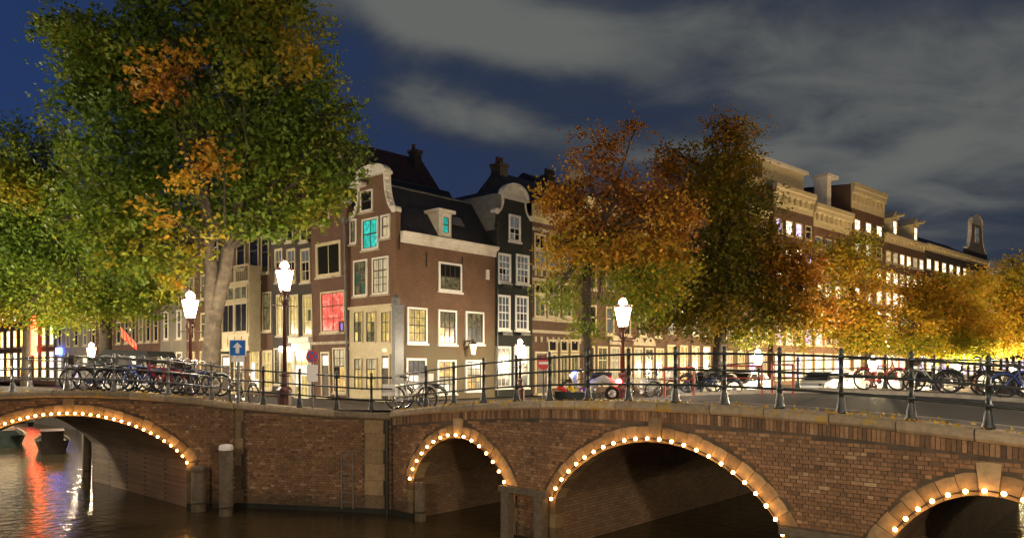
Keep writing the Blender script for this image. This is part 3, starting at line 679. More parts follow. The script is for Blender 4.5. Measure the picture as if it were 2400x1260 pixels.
# --- corner house: brick bell gable, cream shop front, long plastered side
T1 = 3.81
H = thing('corner_house', 'small brown brick corner house with bell gable and cream shop front', 'house', (*lrow(T1), GZ), ANG_L)
F = Face(lrow(T1), ANG_L, GZ); FS = Face(C0, ANG_R, GZ)
D1 = 7.15; ZE = 8.35
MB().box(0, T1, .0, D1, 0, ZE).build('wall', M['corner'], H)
SX = Matrix.Translation((T1, 0, 0)) @ Matrix.Rotation(R(90), 4, 'Z')
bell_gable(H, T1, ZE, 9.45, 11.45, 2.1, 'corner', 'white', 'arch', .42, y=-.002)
gable_roof(H, 0, T1, .33, D1, ZE + .1, 11.2, 'y', 'roof', .05)
cornice(H, .3, D1 + .05, ZE - .42, ZE + .12, 'white', .32, SX, -.002)
MB().tube([(T1 / 2, .4, 11.22), (T1 / 2, D1, 11.22)], .06, 6).build('ridge_cap', M['lead'], H)
wpx(H, F, 846, 875, 446, 496, 1, 2, 'dark', fm='white', y=-.004)
MB().box(-.15, .95, -.35, 0, 0, .14).prism_y([(-.2, .142), (1.0, .142), (.4, .40)], -.4, 0).build('hoist_hood', M['white'], H, (F.x(833), 0, F.z(440, F.x(845))))
wpx(H, F, 821, 837, 514, 572, 1, 2, 'Ldim', fm='white')
wpx(H, F, 850, 888, 511, 585, 2, 2, ['Lteal', 'Lteal', 'dark'], fm='white', split=.5)
wpx(H, F, 894, 915, 503, 558, 1, 2, ['Lcurtain', 'dark'], fm='white')
wpx(H, F, 830, 862, 609, 694, 2, 3, ['Ldim', 'Lteald'], fm='white', split=.66)
wpx(H, F, 874, 912, 602, 689, 3, 4, ['Lcurtain', 'Lcurtain', 'Lcurtain', 'Ldim'], fm='white', split=.66)
sf = MB(); zf = F.z(722, F.x(870)); sf.box(.02, T1 - .16, -.05, .01, 0, zf); sf.box(-.02, T1 - .1, -.14, .01, zf, zf + .14); sf.box(.02, T1 - .16, -.09, -.05, 2.62, 2.78)
SFo = sf.build('shop_front', M['cream'], H)
for a, b in ((832, 853), (861, 884), (896, 917)): wpx(H, F, a, b, 729, 803, 2, 3, ['Lyellow', 'Ldim', 'Lyellow', 'Lyellow', 'Ldim'] if a < 890 else 'Lyellow', y=-.052, fm='cream', split=.66, sill=False, fw=.05)
for a, b in ((833, 851), (861, 887)): wpx(H, F, a, b, 838, 913, 2, 3, ['Lcurtain', 'Lyellow', 'Lyellow'], y=-.052, fm='cream', split=.66, sill=False, fw=.05)
door(H, F.x(899), F.x(915) - F.x(899), 2.15, 'darkwood', -.052, .12, light='Lwhite')
MB().ball((F.x(907), -.16, 2.55), .13, 10, 6, .6).build('door_lamp', M['wallamp'], H)
MB().box(T1 - .15, T1 + .12, -.12, .42, 0, zf).box(T1 - .18, T1 + .15, -.15, .45, zf + .002, zf + .1).build('corner_pilaster', M['irongrey'], H)
MB().lathe([(.18, 0), (.22, .1), (.22, .3), (.12, .42), (.02, .5)], 12, (T1 + .02, .0, zf + .1)).build('corner_boss', M['lead'], H)
for (a, b, c, d, cols, rows, p) in ((1027, 1081, 616, 683, 4, 3, ['dark', 'Ldim', 'Lgrey', 'Ldim', 'Lgrey']), (953, 1000, 720, 804, 3, 4, ['Lyellow', 'Lyellow', 'Lyellow', 'Ldim', 'Lyellow']), (1026, 1069, 726, 807, 3, 4, ['Ldim', 'Lgrey', 'Lyellow']), (1090, 1133, 730, 806, 3, 4, ['Ldim', 'Lgrey', 'Lgrey', 'Ldim']),
                                    (951, 998, 839, 916, 3, 4, ['Lgrey', 'Lwhite', 'Lgrey']), (1024, 1068, 843, 922, 3, 4, ['Lwarm', 'Lcurtain', 'Lwhite']), (1090, 1129, 843, 915, 3, 4, ['Lcurtain', 'Lwarm', 'Lcurtain'])):
    wpx(H, FS, a, b, c, d, cols, rows, p, SX, fm='purewhite', split=.5, fw=.1)
for px, y0, y1 in ((935, 550, 585), (999, 590, 625), (1083, 602, 635)):
    x = FS.x(px); MB().box(x - .03, x + .03, -.05, 0, FS.z(y1, x), FS.z(y0, x)).build('wall_anchor', M['iron'], H, SX @ Vector((0, 0, 0)), R(90))
x = FS.x(1142); MB().box(x - .12, x + .12, -.06, 0, FS.z(655, x), FS.z(632, x)).build('stone_tablet', M['white'], H, SX @ Vector((0, 0, 0)), R(90))
dx = FS.x(1045); dz = ZE + .25
dm = MB().box(T1 - 1.0, T1 - .05, dx - .45, dx + .45, dz, dz + 1.25).box(T1 - 1.2, T1 + .12, dx - .62, dx + .62, dz + 1.252, dz + 1.42)
do = dm.build('dormer', M['white'], H); window(do, dx - .3, dz + .12, .6, 1.0, 1, 2, 'Lteal', fm='white', xf=Matrix.Translation((T1 - .05, 0, 0)) @ Matrix.Rotation(R(90), 4, 'Z'), sill=False)
sk = MB().box(-.3, .3, -.45, .45, 0, .06).build('skylight', M['lead'], H, (T1 - .78, FS.x(1092), ZE + 1.36)); sk.rotation_euler = (0, R(56), 0)
lb = MB().tube([(0, 0, .0), (0, -.1, .25), (0, -.75, .3)], .035, 6).tube([(0, 0, -.2), (0, -.3, .0), (0, -.5, .28)], .025, 6).tube([(0, -.7, .3), (0, -.7, .12)], .015, 5).lathe([(.24, .08), (.2, .14), (.05, .22)], 8, (0, -.7, 0)).lathe([(.10, -.52), (.12, -.5), (.10, -.48)], 8, (0, -.7, 0))
x = FS.x(1088); LBo = lb.build('wall_lantern', M['iron'], H, SX @ Vector((x, 0, FS.z(810, x))), R(90))
MB().lathe([(.10, -.48), (.2, .08)], 6, (0, -.7, 0)).build('lantern_glass', M['wallamp'], LBo)
MB().box(T1 - .02, T1 + .002, 0, .3, 0, .25).build('plinth', M['stone'], H)

# --- red house with the red window
TB0, TB1 = 3.83, 7.23
H = thing('canal_house', 'leaning red brown brick house with one red lit window and bell gable', 'house', (*lrow(TB1), GZ), ANG_L, None, R(1.2))
F = Face(lrow(TB1), ANG_L, GZ); w = TB1 - TB0
MB().box(0, w, 0, 9, 0, 10.2).build('wall', M['red'], H)
bell_gable(H, w, 10.2, 10.4, 12.7, 1.7, 'red', 'white', 'arch', .5, y=-.002)
gable_roof(H, 0, w, .33, 9, 10.25, 12.6, 'y', 'roof', 0)
wpx(H, F, 758, 780, 470, 527, 1, 2, ['dark', 'Lgrey'], fm='white', y=-.004)
wpx(H, F, 748, 806, 568, 648, 2, 1, 'dark', fm='cream', rail='cream', fw=.13)
wpx(H, F, 757, 813, 682, 779, 2, 3, ['Lred', 'Lred', 'Lred', 'Lred', 'Lred', 'Lred'], fm='cream', split=.66, rail='red')
wpx(H, F, 800, 812, 752, 778, 1, 1, 'Lblue', fm='red', sill=False, y=-.03)
door(H, F.x(758), F.x(774) - F.x(758), 2.3, 'darkwood', light='Lwhite'); wpx(H, F, 783, 814, 814, 920, 2, 4, ['Lcurtain', 'Lwarm', 'dark', 'Ldim'], fm='cream', split=.6)
MB().box(0, w, -.1, .0, 2.95, 3.1).build('ledge', M['stone'], H); drain(H, w - .05, .1, 9.6)

# --- dark house with white cornice, tall top windows
TC0, TC1 = 7.25, 11.56
H = thing('canal_house', 'dark brick house with cream cornice and bright lit entrance', 'house', (*lrow(TC1), GZ), ANG_L, None, R(.8))
F = Face(lrow(TC1), ANG_L, GZ); w = TC1 - TC0
MB().box(0, w, 0, 10, 0, 11.6).build('wall', M['darkbrick'], H); gable_roof(H, 0, w, .4, 10, 12.9, 15.6, 'y', 'rooftile', .0)
MB().box(.003, w - .003, .4, 9.99, 11.6, 13.2).build('attic_wall', M['greybrick'], H)
cornice(H, -.05, w + .05, 11.0, 11.75, 'cream', .45, blocks=6); chimney(H, w - 1.6, 9, 14, 15.9, .3, .6, 1)
MB().box(-.02, w + .02, -.09, 0, 8.95, 11.0).build('frieze', M['black'], H)
for a, b in ((650, 668), (680, 697), (712, 730)): wpx(H, F, a, b, 497, 568, 1, 2, ['dark', 'Lgrey'], fm='cream', y=-.09, rail='cream')
for a, b in ((650, 668), (678, 698), (710, 732)): wpx(H, F, a, b, 583, 662, 2, 3, ['Lgrey', 'dark', 'Ldim'], fm='cream', split=.62, rail='cream')
for a, b in ((652, 672), (682, 704), (714, 736)):
    wpx(H, F, a, b, 690, 786, 2, 3, ['Lyellow', 'Lyellow', 'Ldim'], fm='cream', split=.66, rail='cream')
    xa = F.x(a); MB().box(xa - .36, xa - .03, -.09, -.03, F.z(786, xa), F.z(690, xa)).build('shutter', M['black'], H)
ex = F.x(690); MB().box(ex, w - .05, -.14, .0, 0, 3.1).box(ex - .1, w + .02, -.3, .0, 3.1, 3.4).build('entrance_surround', M['white'], H)
wpx(H, F, 697, 731, 818, 935, 2, 4, ['Lyellow', 'Lwhite'], fm='white', y=-.14, split=.7, sill=False, rail='white'); wpx(H, F, 664, 688, 812, 925, 2, 4, ['Lwhite', 'Lyellow'], fm='cream', split=.7, rail='cream')
wpx(H, F, 645, 660, 815, 900, 1, 3, 'Ldim', fm='cream', split=.66)
MB().tube([(F.x(676), 0, 2.95), (F.x(676), -.35, 3.0)], .02, 5).build('lamp_arm', M['iron'], H); MB().ball((F.x(676), -.4, 2.75), .17, 10, 7).build('wall_lamp', M['head'], H)

# --- house with cream bay window and balcony
TD0, TD1 = 11.58, 16.5
H = thing('canal_house', 'brown brick house with a cream bay window under a balcony', 'house', (*lrow(TD1), GZ), ANG_L)
F = Face(lrow(TD1), ANG_L, GZ); w = TD1 - TD0
MB().box(0, w, 0, 10, 0, 11.0).build('wall', M['brown'], H); gable_roof(H, 0, w, .4, 10, 11.0, 13.5, 'x', 'roof', 0)
cornice(H, -.05, w + .03, 10.5, 11.25, 'cream', .5, blocks=7)
for a, b in ((556, 576), (586, 608), (614, 632)): wpx(H, F, a, b, 556, 632 if a < 610 else 640, 1, 2, ['dark', 'Ldim'], fm='cream', split=.6, hood=True)
ba, bb = F.x(546), F.x(611); zb0, zb1 = F.z(818, .5), F.z(672, .5)
bay = MB().box(ba, bb, -.75, 0, zb0, zb1).box(ba - .08, bb + .08, -.83, 0, zb1, zb1 + .15).box(ba - .05, bb + .05, -.8, 0, zb0 - .14, zb0 - .002).build('bay_window', M['cream'], H)
bw_ = (bb - ba)
for i in range(2):
    x0 = ba + .12 + i * (bw_ - .2) / 2; window(bay, x0, zb0 + .95, (bw_ - .35) / 2, 1.9, 2, 1, 'dark', fm='cream', y=-.75, sill=False, rail='cream'); window(bay, x0, zb0 + 2.95, (bw_ - .35) / 2, .95, 2, 1, ['Ldim', 'dark'], fm='cream', y=-.75, sill=False, rail='cream')
for i in range(4): MB().box(ba + .12 + i * bw_ / 4, ba + bw_ / 4 - .06 + i * bw_ / 4, -.79, -.75, zb0 + .15, zb0 + .75).build('bay_panel', M['cream'], bay)
bal = MB().box(ba, bb, -.8, -.74, zb1 + 1.05, zb1 + 1.15).box(ba, ba + .06, -.78, 0, zb1 + .152, zb1 + 1.05).box(bb - .06, bb, -.78, 0, zb1 + .152, zb1 + 1.05).box(ba + bw_ / 2 - .05, ba + bw_ / 2 + .05, -.8, -.73, zb1 + .152, zb1 + 1.05).build('balcony', M['cream'], H)
for i in range(14): x0 = ba + .12 + i * (bw_ - .24) / 13; MB().box(x0 - .025, x0 + .025, -.78, -.76, zb1 + .153, zb1 + 1.049).build('baluster', M['cream'], bal)
wpx(H, F, 617, 638, 684, 776, 1, 2, ['Ldim', 'dark'], fm='cream', split=.62); wpx(H, F, 588, 610, 818, 912, 2, 4, ['Lyellow', 'Lwhite'], fm='cream', split=.7, rail='cream'); wpx(H, F, 618, 640, 820, 912, 2, 4, 'Lyellow', fm='cream', split=.7, rail='cream')
door(H, F.x(553), F.x(572) - F.x(553), 2.3, 'darkwood', light='Lwhite')

# --- plainer houses further along the same canal
def plain(label, o, ang, w, h, wall, cols, rows, z_first, row_h, ww, wh, panes, fm='cream', d=10, corn='cream', ch=.6, roof='roof', gcols=None, gpanes=None, lean=0, roofalong='x', rh=2.6, sub=(1, 2), name='canal_house', skip=None, gh=2.3, group=None):
    H = thing(name, label, 'house', (*o, GZ), ang, group, lean)
    MB().box(0, w, 0, d, 0, h).build('wall', M[wall], H)
    gable_roof(H, 0, w, .3, d, h, h + rh, roofalong, roof, 0)
    if corn: cornice(H, -.04, w + .02, h - ch, h + .12, corn, .45, blocks=max(3, int(w)))
    for r_ in range(rows):
        for c in range(cols):
            if skip and skip(c, r_): continue
            p = panes(c, r_) if callable(panes) else panes
            x = w * (c + .5) / cols - ww / 2
            window(H, x, z_first + r_ * row_h, ww, wh * (1 - .06 * r_), sub[0], sub[1], p, fm=fm, split=.58, rail=fm)
    g = gcols or cols
    for c in range(g):
        x = w * (c + .5) / g
        p = (gpanes or ['dark'])[c % len(gpanes or [1])]
        if p == 'door': door(H, x - .5, 1.0, gh, 'darkwood', light='Lwhite')
        else: window(H, x - ww * .6, .5, ww * 1.2, gh, 2, 3, p, fm=fm, split=.66, rail=fm)
    return H
pick = lambda seq: (lambda c, r_: seq[(c * 5 + r_ * 3 + c * r_) % len(seq)])
plain('narrow black brick house behind the thick elm trunk', lrow(19.6), ANG_L, 3.08, 11.2, 'black', 2, 3, 3.6, 2.6, .75, 1.7, pick(['dark', 'Lgrey', 'dark']), gpanes=['Lwarm', 'door'], fm='white')
plain('brown house half hidden by the thick elm trunk', lrow(23.2), ANG_L, 3.58, 12.0, 'brown', 2, 3, 3.6, 2.7, .8, 1.8, pick(['dark', 'Ldim']), gpanes=['Lyellow', 'Lwarm'])
plain('pale grey house with tall narrow windows beside the elm', lrow(27.5), ANG_L, 4.28, 12.5, 'greybrick', 2, 3, 3.7, 2.9, .75, 2.1, pick(['dark', 'Lwhite', 'Lgrey']), gpanes=['Lgrey', 'dark'], fm='white', corn='white')
plain('brown house with ribbons of tall windows behind the green trees', lrow(34.5), ANG_L, 6.98, 12.8, 'red', 5, 3, 3.6, 2.9, .8, 2.1, pick(['dark', 'Ldim', 'dark']), gpanes=['Ldim', 'dark', 'Lcurtain'])
plain('house of dim brick next to the ribbon windowed house', lrow(42), ANG_L, 7.48, 12.0, 'brown', 4, 3, 3.6, 2.8, .9, 1.8, pick(['dark', 'Lgrey', 'Ldim']), gpanes=['Lgrey', 'door', 'Lwhite', 'Lgrey'])
plain('house with pale lit shop windows far along the canal', lrow(51), ANG_L, 8.98, 12.0, 'greybrick', 4, 3, 3.6, 2.8, 1., 1.8, pick(['dark', 'Lgrey']), gpanes=['Lwhite', 'Lgrey', 'Lviolet', 'Lwhite'])
plain('house with bright orange shop windows far along the canal', lrow(63), ANG_L, 11.98, 13.0, 'brown', 5, 3, 3.8, 2.8, 1.1, 1.9, lambda c, r_: 'Lshop' if r_ < 2 else 'Lwarm', gpanes=['Lshop', 'Lfar', 'Lshop'], gh=2.8)  # upper floors lit to throw streaks onto the water, hidden by foliage
plain('last lit house at the end of the canal row', lrow(78), ANG_L, 14.98, 13.0, 'red', 6, 3, 3.8, 2.8, 1.2, 1.9, lambda c, r_: ['Lshopw', 'Lshop'][(c + r_) % 2] if r_ < 2 else 'Lwarm', gpanes=['Lshop', 'Lshopw'], gh=2.8)  # upper floors lit brightly here too, for the streaks on the water
plain('dark block at the far end of the canal', lrow(110), ANG_L, 31.9, 13.0, 'darkbrick', 9, 3, 3.8, 2.8, 1.2, 1.9, pick(['dark', 'Lgrey']), gpanes=['Lwhite', 'dark'], gh=2.6)

# --- near black house with the white gable crown
T2 = 7.18; w = RF(1247) - T2
H = thing('canal_house', 'near black house with white curved gable crown and white windows', 'house', (*rrow(T2), GZ), ANG_R)
F = Face(rrow(T2), ANG_R, GZ); z0 = 10.35
MB().box(0, w, 0, 9, 0, z0).build('wall', M['black'], H)
bell_gable(H, w, z0, F.z(500, .4), F.z(470, 1.6), 1.9, 'black', 'white', 'arch', .78, y=-.002, scal=False)
gable_roof(H, 0, w, .35, 9, z0, 12.3, 'y', 'roof', 0)
MB().box(-.02, .5, .002, 9, 9.5, z0 + 1.2).build('party_wall', M['lead'], H)
wpx(H, F, 1192, 1219, 504, 566, 2, 3, ['Lgrey', 'dark'], fm='purewhite', rail='purewhite', split=.5)
for a, b, c, d in ((1166, 1196, 594, 663), (1209, 1239, 597, 666), (1165, 1195, 691, 773), (1207, 1237, 693, 774)):
    wpx(H, F, a, b, c, d, 3, 4, ['Lgrey', 'Lgrey', 'dark'], fm='purewhite', rail='purewhite', split=.5)
wpx(H, F, 1162, 1196, 811, 908, 3, 5, ['Lgrey', 'Lgrey', 'dark'], fm='purewhite', rail='purewhite', split=.6); wpx(H, F, 1204, 1238, 811, 908, 2, 4, ['Lwhite', 'Lgrey', 'Lgrey'], fm='purewhite', rail='purewhite', split=.6)
for px, py in ((1181, 664), (1224, 668), (1180, 775), (1222, 776)):
    x = F.x(px); MB().box(x - .42, x + .42, -.34, -.15, F.z(py, x) - .25, F.z(py, x) - .08).build('flower_box', M['iron'], H)
drain(H, .06, .1, 9.9, 'iron')

# --- wide house with grouped cream windows and stone bands
T3 = RF(1248); w = RF(1364) - T3
H = thing('canal_house', 'brown brick house with bands of cream cross windows beside the black house', 'house', (*rrow(T3), GZ), ANG_R)
F = Face(rrow(T3), ANG_R, GZ); z0 = F.z(500, .5)
MB().box(0, w, 0, 6.2, 0, z0).build('wall', M['brown'], H)
gable_roof(H, -.1, w + 2.6, -.02, 6.2, z0 + .6, z0 + 3.0, 'x', 'roof', .0)
chimney(H, .4, 3.1, z0 + 2.4, z0 + 3.5, .35, .8); chimney(H, 4.6, 2.6, z0 + 2.4, z0 + 3.5, .35, .6, 3)
cornice(H, -.04, w, z0 - .55, z0 + .5, 'cream', .5, blocks=6)
for i, (a, b) in enumerate(((1252, 1278), (1283, 1311), (1318, 1340))):
    wpx(H, F, a, b, 548, 585, 2, 1, ['dark', 'Ldim'], fm='cream', rail='cream', sill=False); wpx(H, F, a, b, 585, 628, 2, 1, ['Lgrey', 'dark'], fm='cream', rail='cream')
    wpx(H, F, a, b, 664, 690, 2, 1, ['dark', 'Ldim'], fm='cream', rail='cream', sill=False); wpx(H, F, a, b, 690, 744, 2, 1, ['Ldim', 'dark'], fm='cream', rail='cream')
for py in (545, 632, 660, 750, 778): z = F.z(py, 2); MB().box(-.02, w, -.07, 0, z - .09, z + .09).build('stone_band', M['stone'], H)
for py in (655, 783):
    for i in range(9): x = .25 + i * .55; z = F.z(py, 2) + (.1 if py < 700 else -.5); MB().box(x - .06, x + .06, -.08, 0, z, z + .32).build('band_block', M['stone'], H)
for a, b in ((1284, 1305), (1312, 1330), (1336, 1356)): wpx(H, F, a, b, 795, 825, 1, 1, 'dark', fm='cream', rail='cream', sill=False); wpx(H, F, a, b, 827, 905, 2, 1, ['Ldim', 'dark', 'Lcurtain'], fm='cream', rail='cream')
door(H, F.x(1255), 1.0, 2.4, 'darkwood', light='dark')

# --- rest of the row behind the trees
T4 = RF(1365)
H = plain('brown house with arched stone heads over lit ground floor windows', rrow(T4), ANG_R, 10.2, 12.6, 'brown', 5, 3, 3.9, 2.9, .95, 1.9, pick(['dark', 'Lgrey', 'dark', 'Ldim']), gcols=7, gpanes=['dark', 'Ldim', 'Lcurtain', 'Lyellow', 'Lcurtain', 'dark', 'Lyellow'], gh=2.6)
for i in (2, 4, 5):
    x = 10.2 * (i + .5) / 7; MB().prism_y([(x + .75 * math.cos(math.pi * k / 8), 3.25 + .62 * math.sin(math.pi * k / 8)) for k in range(9)], -.14, .0).build('arched_head', M['stone'], H)
T5 = T4 + 10.22
H = plain('house with a glowing amber shop front behind the tall dark elm', rrow(T5), ANG_R, 9.3, 13.5, 'red', 5, 3, 4.2, 3.0, 1., 2.0, lambda c, r_: 'Lwhite' if r_ == 0 and c < 3 else 'dark', gcols=5, gpanes=['Lwarm', 'Lamber', 'Lamber', 'Lwarm', 'Lamber'], gh=2.9)
T6 = T5 + 9.32
wT = RF(1516) - RF(1490)
H = plain('tall house with an ornate pale gable top rising above the orange tree', rrow(T6), ANG_R, 9.2, 16.0, 'brown', 4, 4, 4.0, 3.0, 1.1, 2.0, pick(['Lviolet', 'dark', 'Lwhite', 'dark']), gpanes=['Lcurtain', 'Lyellow', 'Lviolet'], gh=2.6, roofalong='y')
T7 = T6 + 9.22
tg = thing('gable_house', 'back house whose lit white gable top shows between the trees', 'house', (*(rrow(24) + V * 9), GZ), ANG_R)
MB().box(0, 5, 0, 8, 0, 14.5).build('wall', M['brown'], tg); bell_gable(tg, 5, 14.5, 14.8, 17.2, 2.2, 'brown', 'white', 'arch', .9, y=-.002); gable_roof(tg, 0, 5, .33, 8, 14.6, 17, 'y', 'roof', 0)
window(tg, 1.9, 14.9, 1.2, 1.8, 2, 3, 'Lfar', fm='white', y=-.004)

# --- the second stretch of the row, where the canal bends
A2 = (24.4, 70.0); d2 = Vector((.7456, .6664)); ANG_2 = math.atan2(d2.y, d2.x)
o2 = lambda s: Vector(A2) + d2 * s
F2 = Face(A2, ANG_2, GZ)
def q2(px): return F2.x(px)
def far(label, pa, pb, pytop, wall, floors, cols, panes, **k):
    s0, s1 = q2(pa), q2(pb) - .03; h = F2.z(pytop, s0)
    rh_ = (h - 3.7 - k.get('ch', .6)) / floors
    return plain(label, o2(s0), ANG_2, s1 - s0, h, wall, cols, floors, 3.9, rh_, min(1.4, (s1 - s0) / cols * .66), rh_ * .7, panes, gpanes=k.pop('gp', ['Lfar', 'Lwhite', 'Lviolet']), gh=2.6, **k), h
H, h = far('tall house with heavy cream cornice and white roof terrace above', 1812, 1905, 432, 'brown', 5, 4, lambda c, r_: random.choice(['Lviolet', 'Lviolet', 'Lfar']) if r_ == 4 and c < 3 else (random.choice(['Lviolet', 'Lfar', 'Lfar', 'dark']) if r_ in (0, 1, 2, 3) else 'dark'), ch=2.0)
MB().box(-3.5, 7.5, .8, 6, h + .1, h + 2.3).build('roof_terrace', M['cream'], H)
for i in range(7): MB().box(-3.4 + i * .42, -3.25 + i * .42, .7, .79, h + .6, h + 2.1).build('terrace_slat', M['roof'], H)
MB().box(-3.8, 7.8, .4, 6.3, h + 2.302, h + 2.6).build('terrace_cornice', M['white'], H)
H, h = far('tall house with ridged cream cornice next to the terrace house', 1906, 1994, 478, 'red', 5, 4, lambda c, r_: 'Lgrey' if r_ > 3 else (random.choice(['Lfar', 'Lfar', 'Lwhite', 'dark']) if r_ in (0, 1, 2, 3) else 'dark'), ch=2.2)
sx = F2.x(1943) - q2(1906); MB().box(sx, sx + .9, .2, 1.6, h, h + 3.4).box(sx - .2, sx + 2.2, .0, 1.7, h + 3.402, h + 3.75).build('stair_shaft', M['white'], H)
H, h = far('tallest house with pale attic cornice and three bright windows', 1995, 2072, 430, 'brown', 6, 3, lambda c, r_: 'Lfar' if r_ == 5 or (r_ in (1, 2, 3) and c != 1) else random.choice(['Lwhite', 'dark']), ch=2.6, rh=.5)
H, h = far('wide brick house full of bright windows with two hoist dormers', 2073, 2166, 548, 'brown', 5, 6, lambda c, r_: random.choice(['Lfar', 'Lfar', 'Lfar', 'Lwhite', 'Lcurtain']) if r_ in (3, 4, 2) else random.choice(['Lwhite', 'Lfar', 'dark']), ch=.9)
for x in (3.2, 9.6):
    dm = MB().box(x - .9, x + .9, .1, 2.4, h + .12, h + 2.2).prism_y([(x - 1.1, h + 2.202), (x + 1.1, h + 2.202), (x, h + 3.2)], -.1, 2.4).build('dormer', M['cream'], H); window(dm, x - .55, h + .3, 1.1, 1.7, 2, 2, 'Lfar', fm='cream', y=.1, sill=False); hoist(H, x, .2, h + 2.3, 1.2)
H, h = far('lower dark brick house with ornate white neck gable', 2167, 2312, 572, 'darkbrick', 5, 9, lambda c, r_: random.choice(['Lfar', 'Lfar', 'Lwhite']) if r_ == 4 and c < 6 else ('Lgrey' if (c * 3 + r_) % 4 else 'dark'), ch=.7, rh=3.0)
sw = q2(2312) - q2(2167); MB().box(0, sw * .72, -.45, 0, h * .70, h * .70 + .9).build('cornice_band', M['cream'], H)
gx = sw - 9.2; MB().box(gx, sw, -.08, .3, h - .6, h + 1.0).build('gable_base', M['darkbrick'], H)
ng = thing('neck_gable', 'ornate white neck gable standing on the dark brick house', 'gable', (*o2(q2(2312) - 9.0), GZ + h + 1.0), ANG_2); bell_gable(ng, 8.6, 0, .2, 4.0, 4.6, 'greybrick', 'white', 'arch', 1.3, y=-.09, th=.4); window(ng, 3.5, 1.4, 1.6, 2.2, 1, 2, 'Lgrey', fm='white', y=-.1)
H, h = far('furthest house with a bright white cornice at the frame edge', 2313, 2402, 612, 'darkbrick', 4, 6, pick(['Lviolet', 'dark', 'Lgrey']), ch=2.4, corn='purewhite')
far('dim house past the frame edge at the end of the row', 2403, 2520, 640, 'brown', 4, 6, pick(['dark', 'Lgrey']), ch=1.2)
# ------------------------------------------------------------------ street lamps
def ground(x, y):
    p = Vector((x, y)); w = Vector((p.x - QR0.x, p.y - QR0.y)); 
    t = max(0, min(w.dot(U), (p - QL0).dot(V)))
    t = max((p.y - 22.3) / .706, 0); a, b = leftpt(t), QR0 + U * t
    return qzz(t, min(max((p.x - a.x) / max(b.x - a.x, .1), 0), 1))
def lamp_mesh(H, far):
    g = M[far]; i = M['lampiron']
    P = {}
    P['base'] = MB().lathe([(.30, 0), (.30, .08), (.22, .12), (.22, .55), (.25, .58), (.25, .64), (.15, .74), (.13, 1.05), (.16, 1.08), (.16, 1.14), (.09, 1.2)], 10).mesh('base', i)
    zl = H - .34
    P['post'] = MB().lathe([(.075, 1.19), (.055, zl - .55), (.085, zl - .5), (.085, zl - .44), (.05, zl - .4), (.05, zl - .15), (.10, zl - .06), (.13, zl)], 9).mesh('post', i, True)
    cb = MB().tube([(-.34, 0, zl - .47), (.34, 0, zl - .47)], .018, 6)
    for s in (-1, 1): cb.ball((s * .35, 0, zl - .47), .035, 8, 5)
    for k in range(4):
        a = math.pi / 4 + k * math.pi / 2; c, s = math.cos(a), math.sin(a)
        cb.tube([(.05 * c, .05 * s, zl - .42), (.19 * c, .19 * s, zl - .28), (.13 * c, .13 * s, zl - .12), (.17 * c, .17 * s, zl)], .016, 5)
    P['bracket'] = cb.mesh('bracket', i)
    fr = MB()
    for k in range(6):
        a = k * math.pi / 3; c, s = math.cos(a), math.sin(a); fr.tube([(.145 * c, .145 * s, zl), (.27 * c, .27 * s, zl + .6)], .014, 4)
    fr.lathe([(.29, zl + .6), (.33, zl + .62), (.29, zl + .65), (.19, zl + .72), (.16, zl + .73)], 6).lathe([(.18, zl - .02), (.17, zl + .015), (.05, zl + .016)], 6)
    fr.lathe([(.04, zl + .93), (.05, zl + .96), (.012, zl + 1.02), (.005, zl + 1.1)], 8)
    for k in range(6):
        a = k * math.pi / 3; fr.ball((.31 * math.cos(a), .31 * math.sin(a), zl + .68), .025, 6, 4)
    P['lantern_frame'] = fr.mesh('lantern_frame', i)
    P['glass'] = MB().lathe([(.135, zl + .02), (.26, zl + .598)], 6).mesh('glass', g)
    P['glass_dome'] = MB().lathe([(.12, zl + .735), (.14, zl + .79), (.10, zl + .86), (.05, zl + .91)], 6).mesh('glass_dome', g)
    return P
_lm = {}
def street_lamp(label, x, y, zhead, far='lamp', z0=None):
    z0 = ground(x, y) if z0 is None else z0; H = round(zhead - z0, 2)
    if (H, far) not in _lm: _lm[(H, far)] = lamp_mesh(H, far)
    o = thing('street_lamp', label, 'street lamp', (x, y, z0), random.uniform(0, 1), 'old style street lanterns')
    for k, me in _lm[(H, far)].items(): link(k, me, o)
    return o
def LP(px, py, Y): p = at(px, py, Y); return p.x, p.y, p.z
street_lamp('brightest street lantern before the dark house with cream cornice', *LP(667, 656, 23.6))
street_lamp('lit street lantern in front of the thick pale elm trunk', *LP(446, 722, 26), 'lampsoft')
street_lamp('lit street lantern standing beside the orange tree behind the wide arch', *LP(1460, 741, 24.5), z0=2.9)
street_lamp('small lit lantern low behind the single arched bridge rail', *LP(214, 826, 45), 'lampfar')
street_lamp('lit lantern before the ground floor of the near black house', *LP(1219, 822, 37), 'lampsoft')
street_lamp('lit lantern low between the tall dark elm and the red racks', *LP(1776, 842, 42), 'lampsoft')
street_lamp('lit lantern beneath the golden tree with spreading limbs', *LP(2046, 856, 45), 'lampgold')
street_lamp('far lit lantern between the second and third orange trees', *LP(2243, 862, 62), 'lampgold')
street_lamp('farthest lit lantern at the frame edge under orange leaves', *LP(2372, 862, 72), 'lampgold')
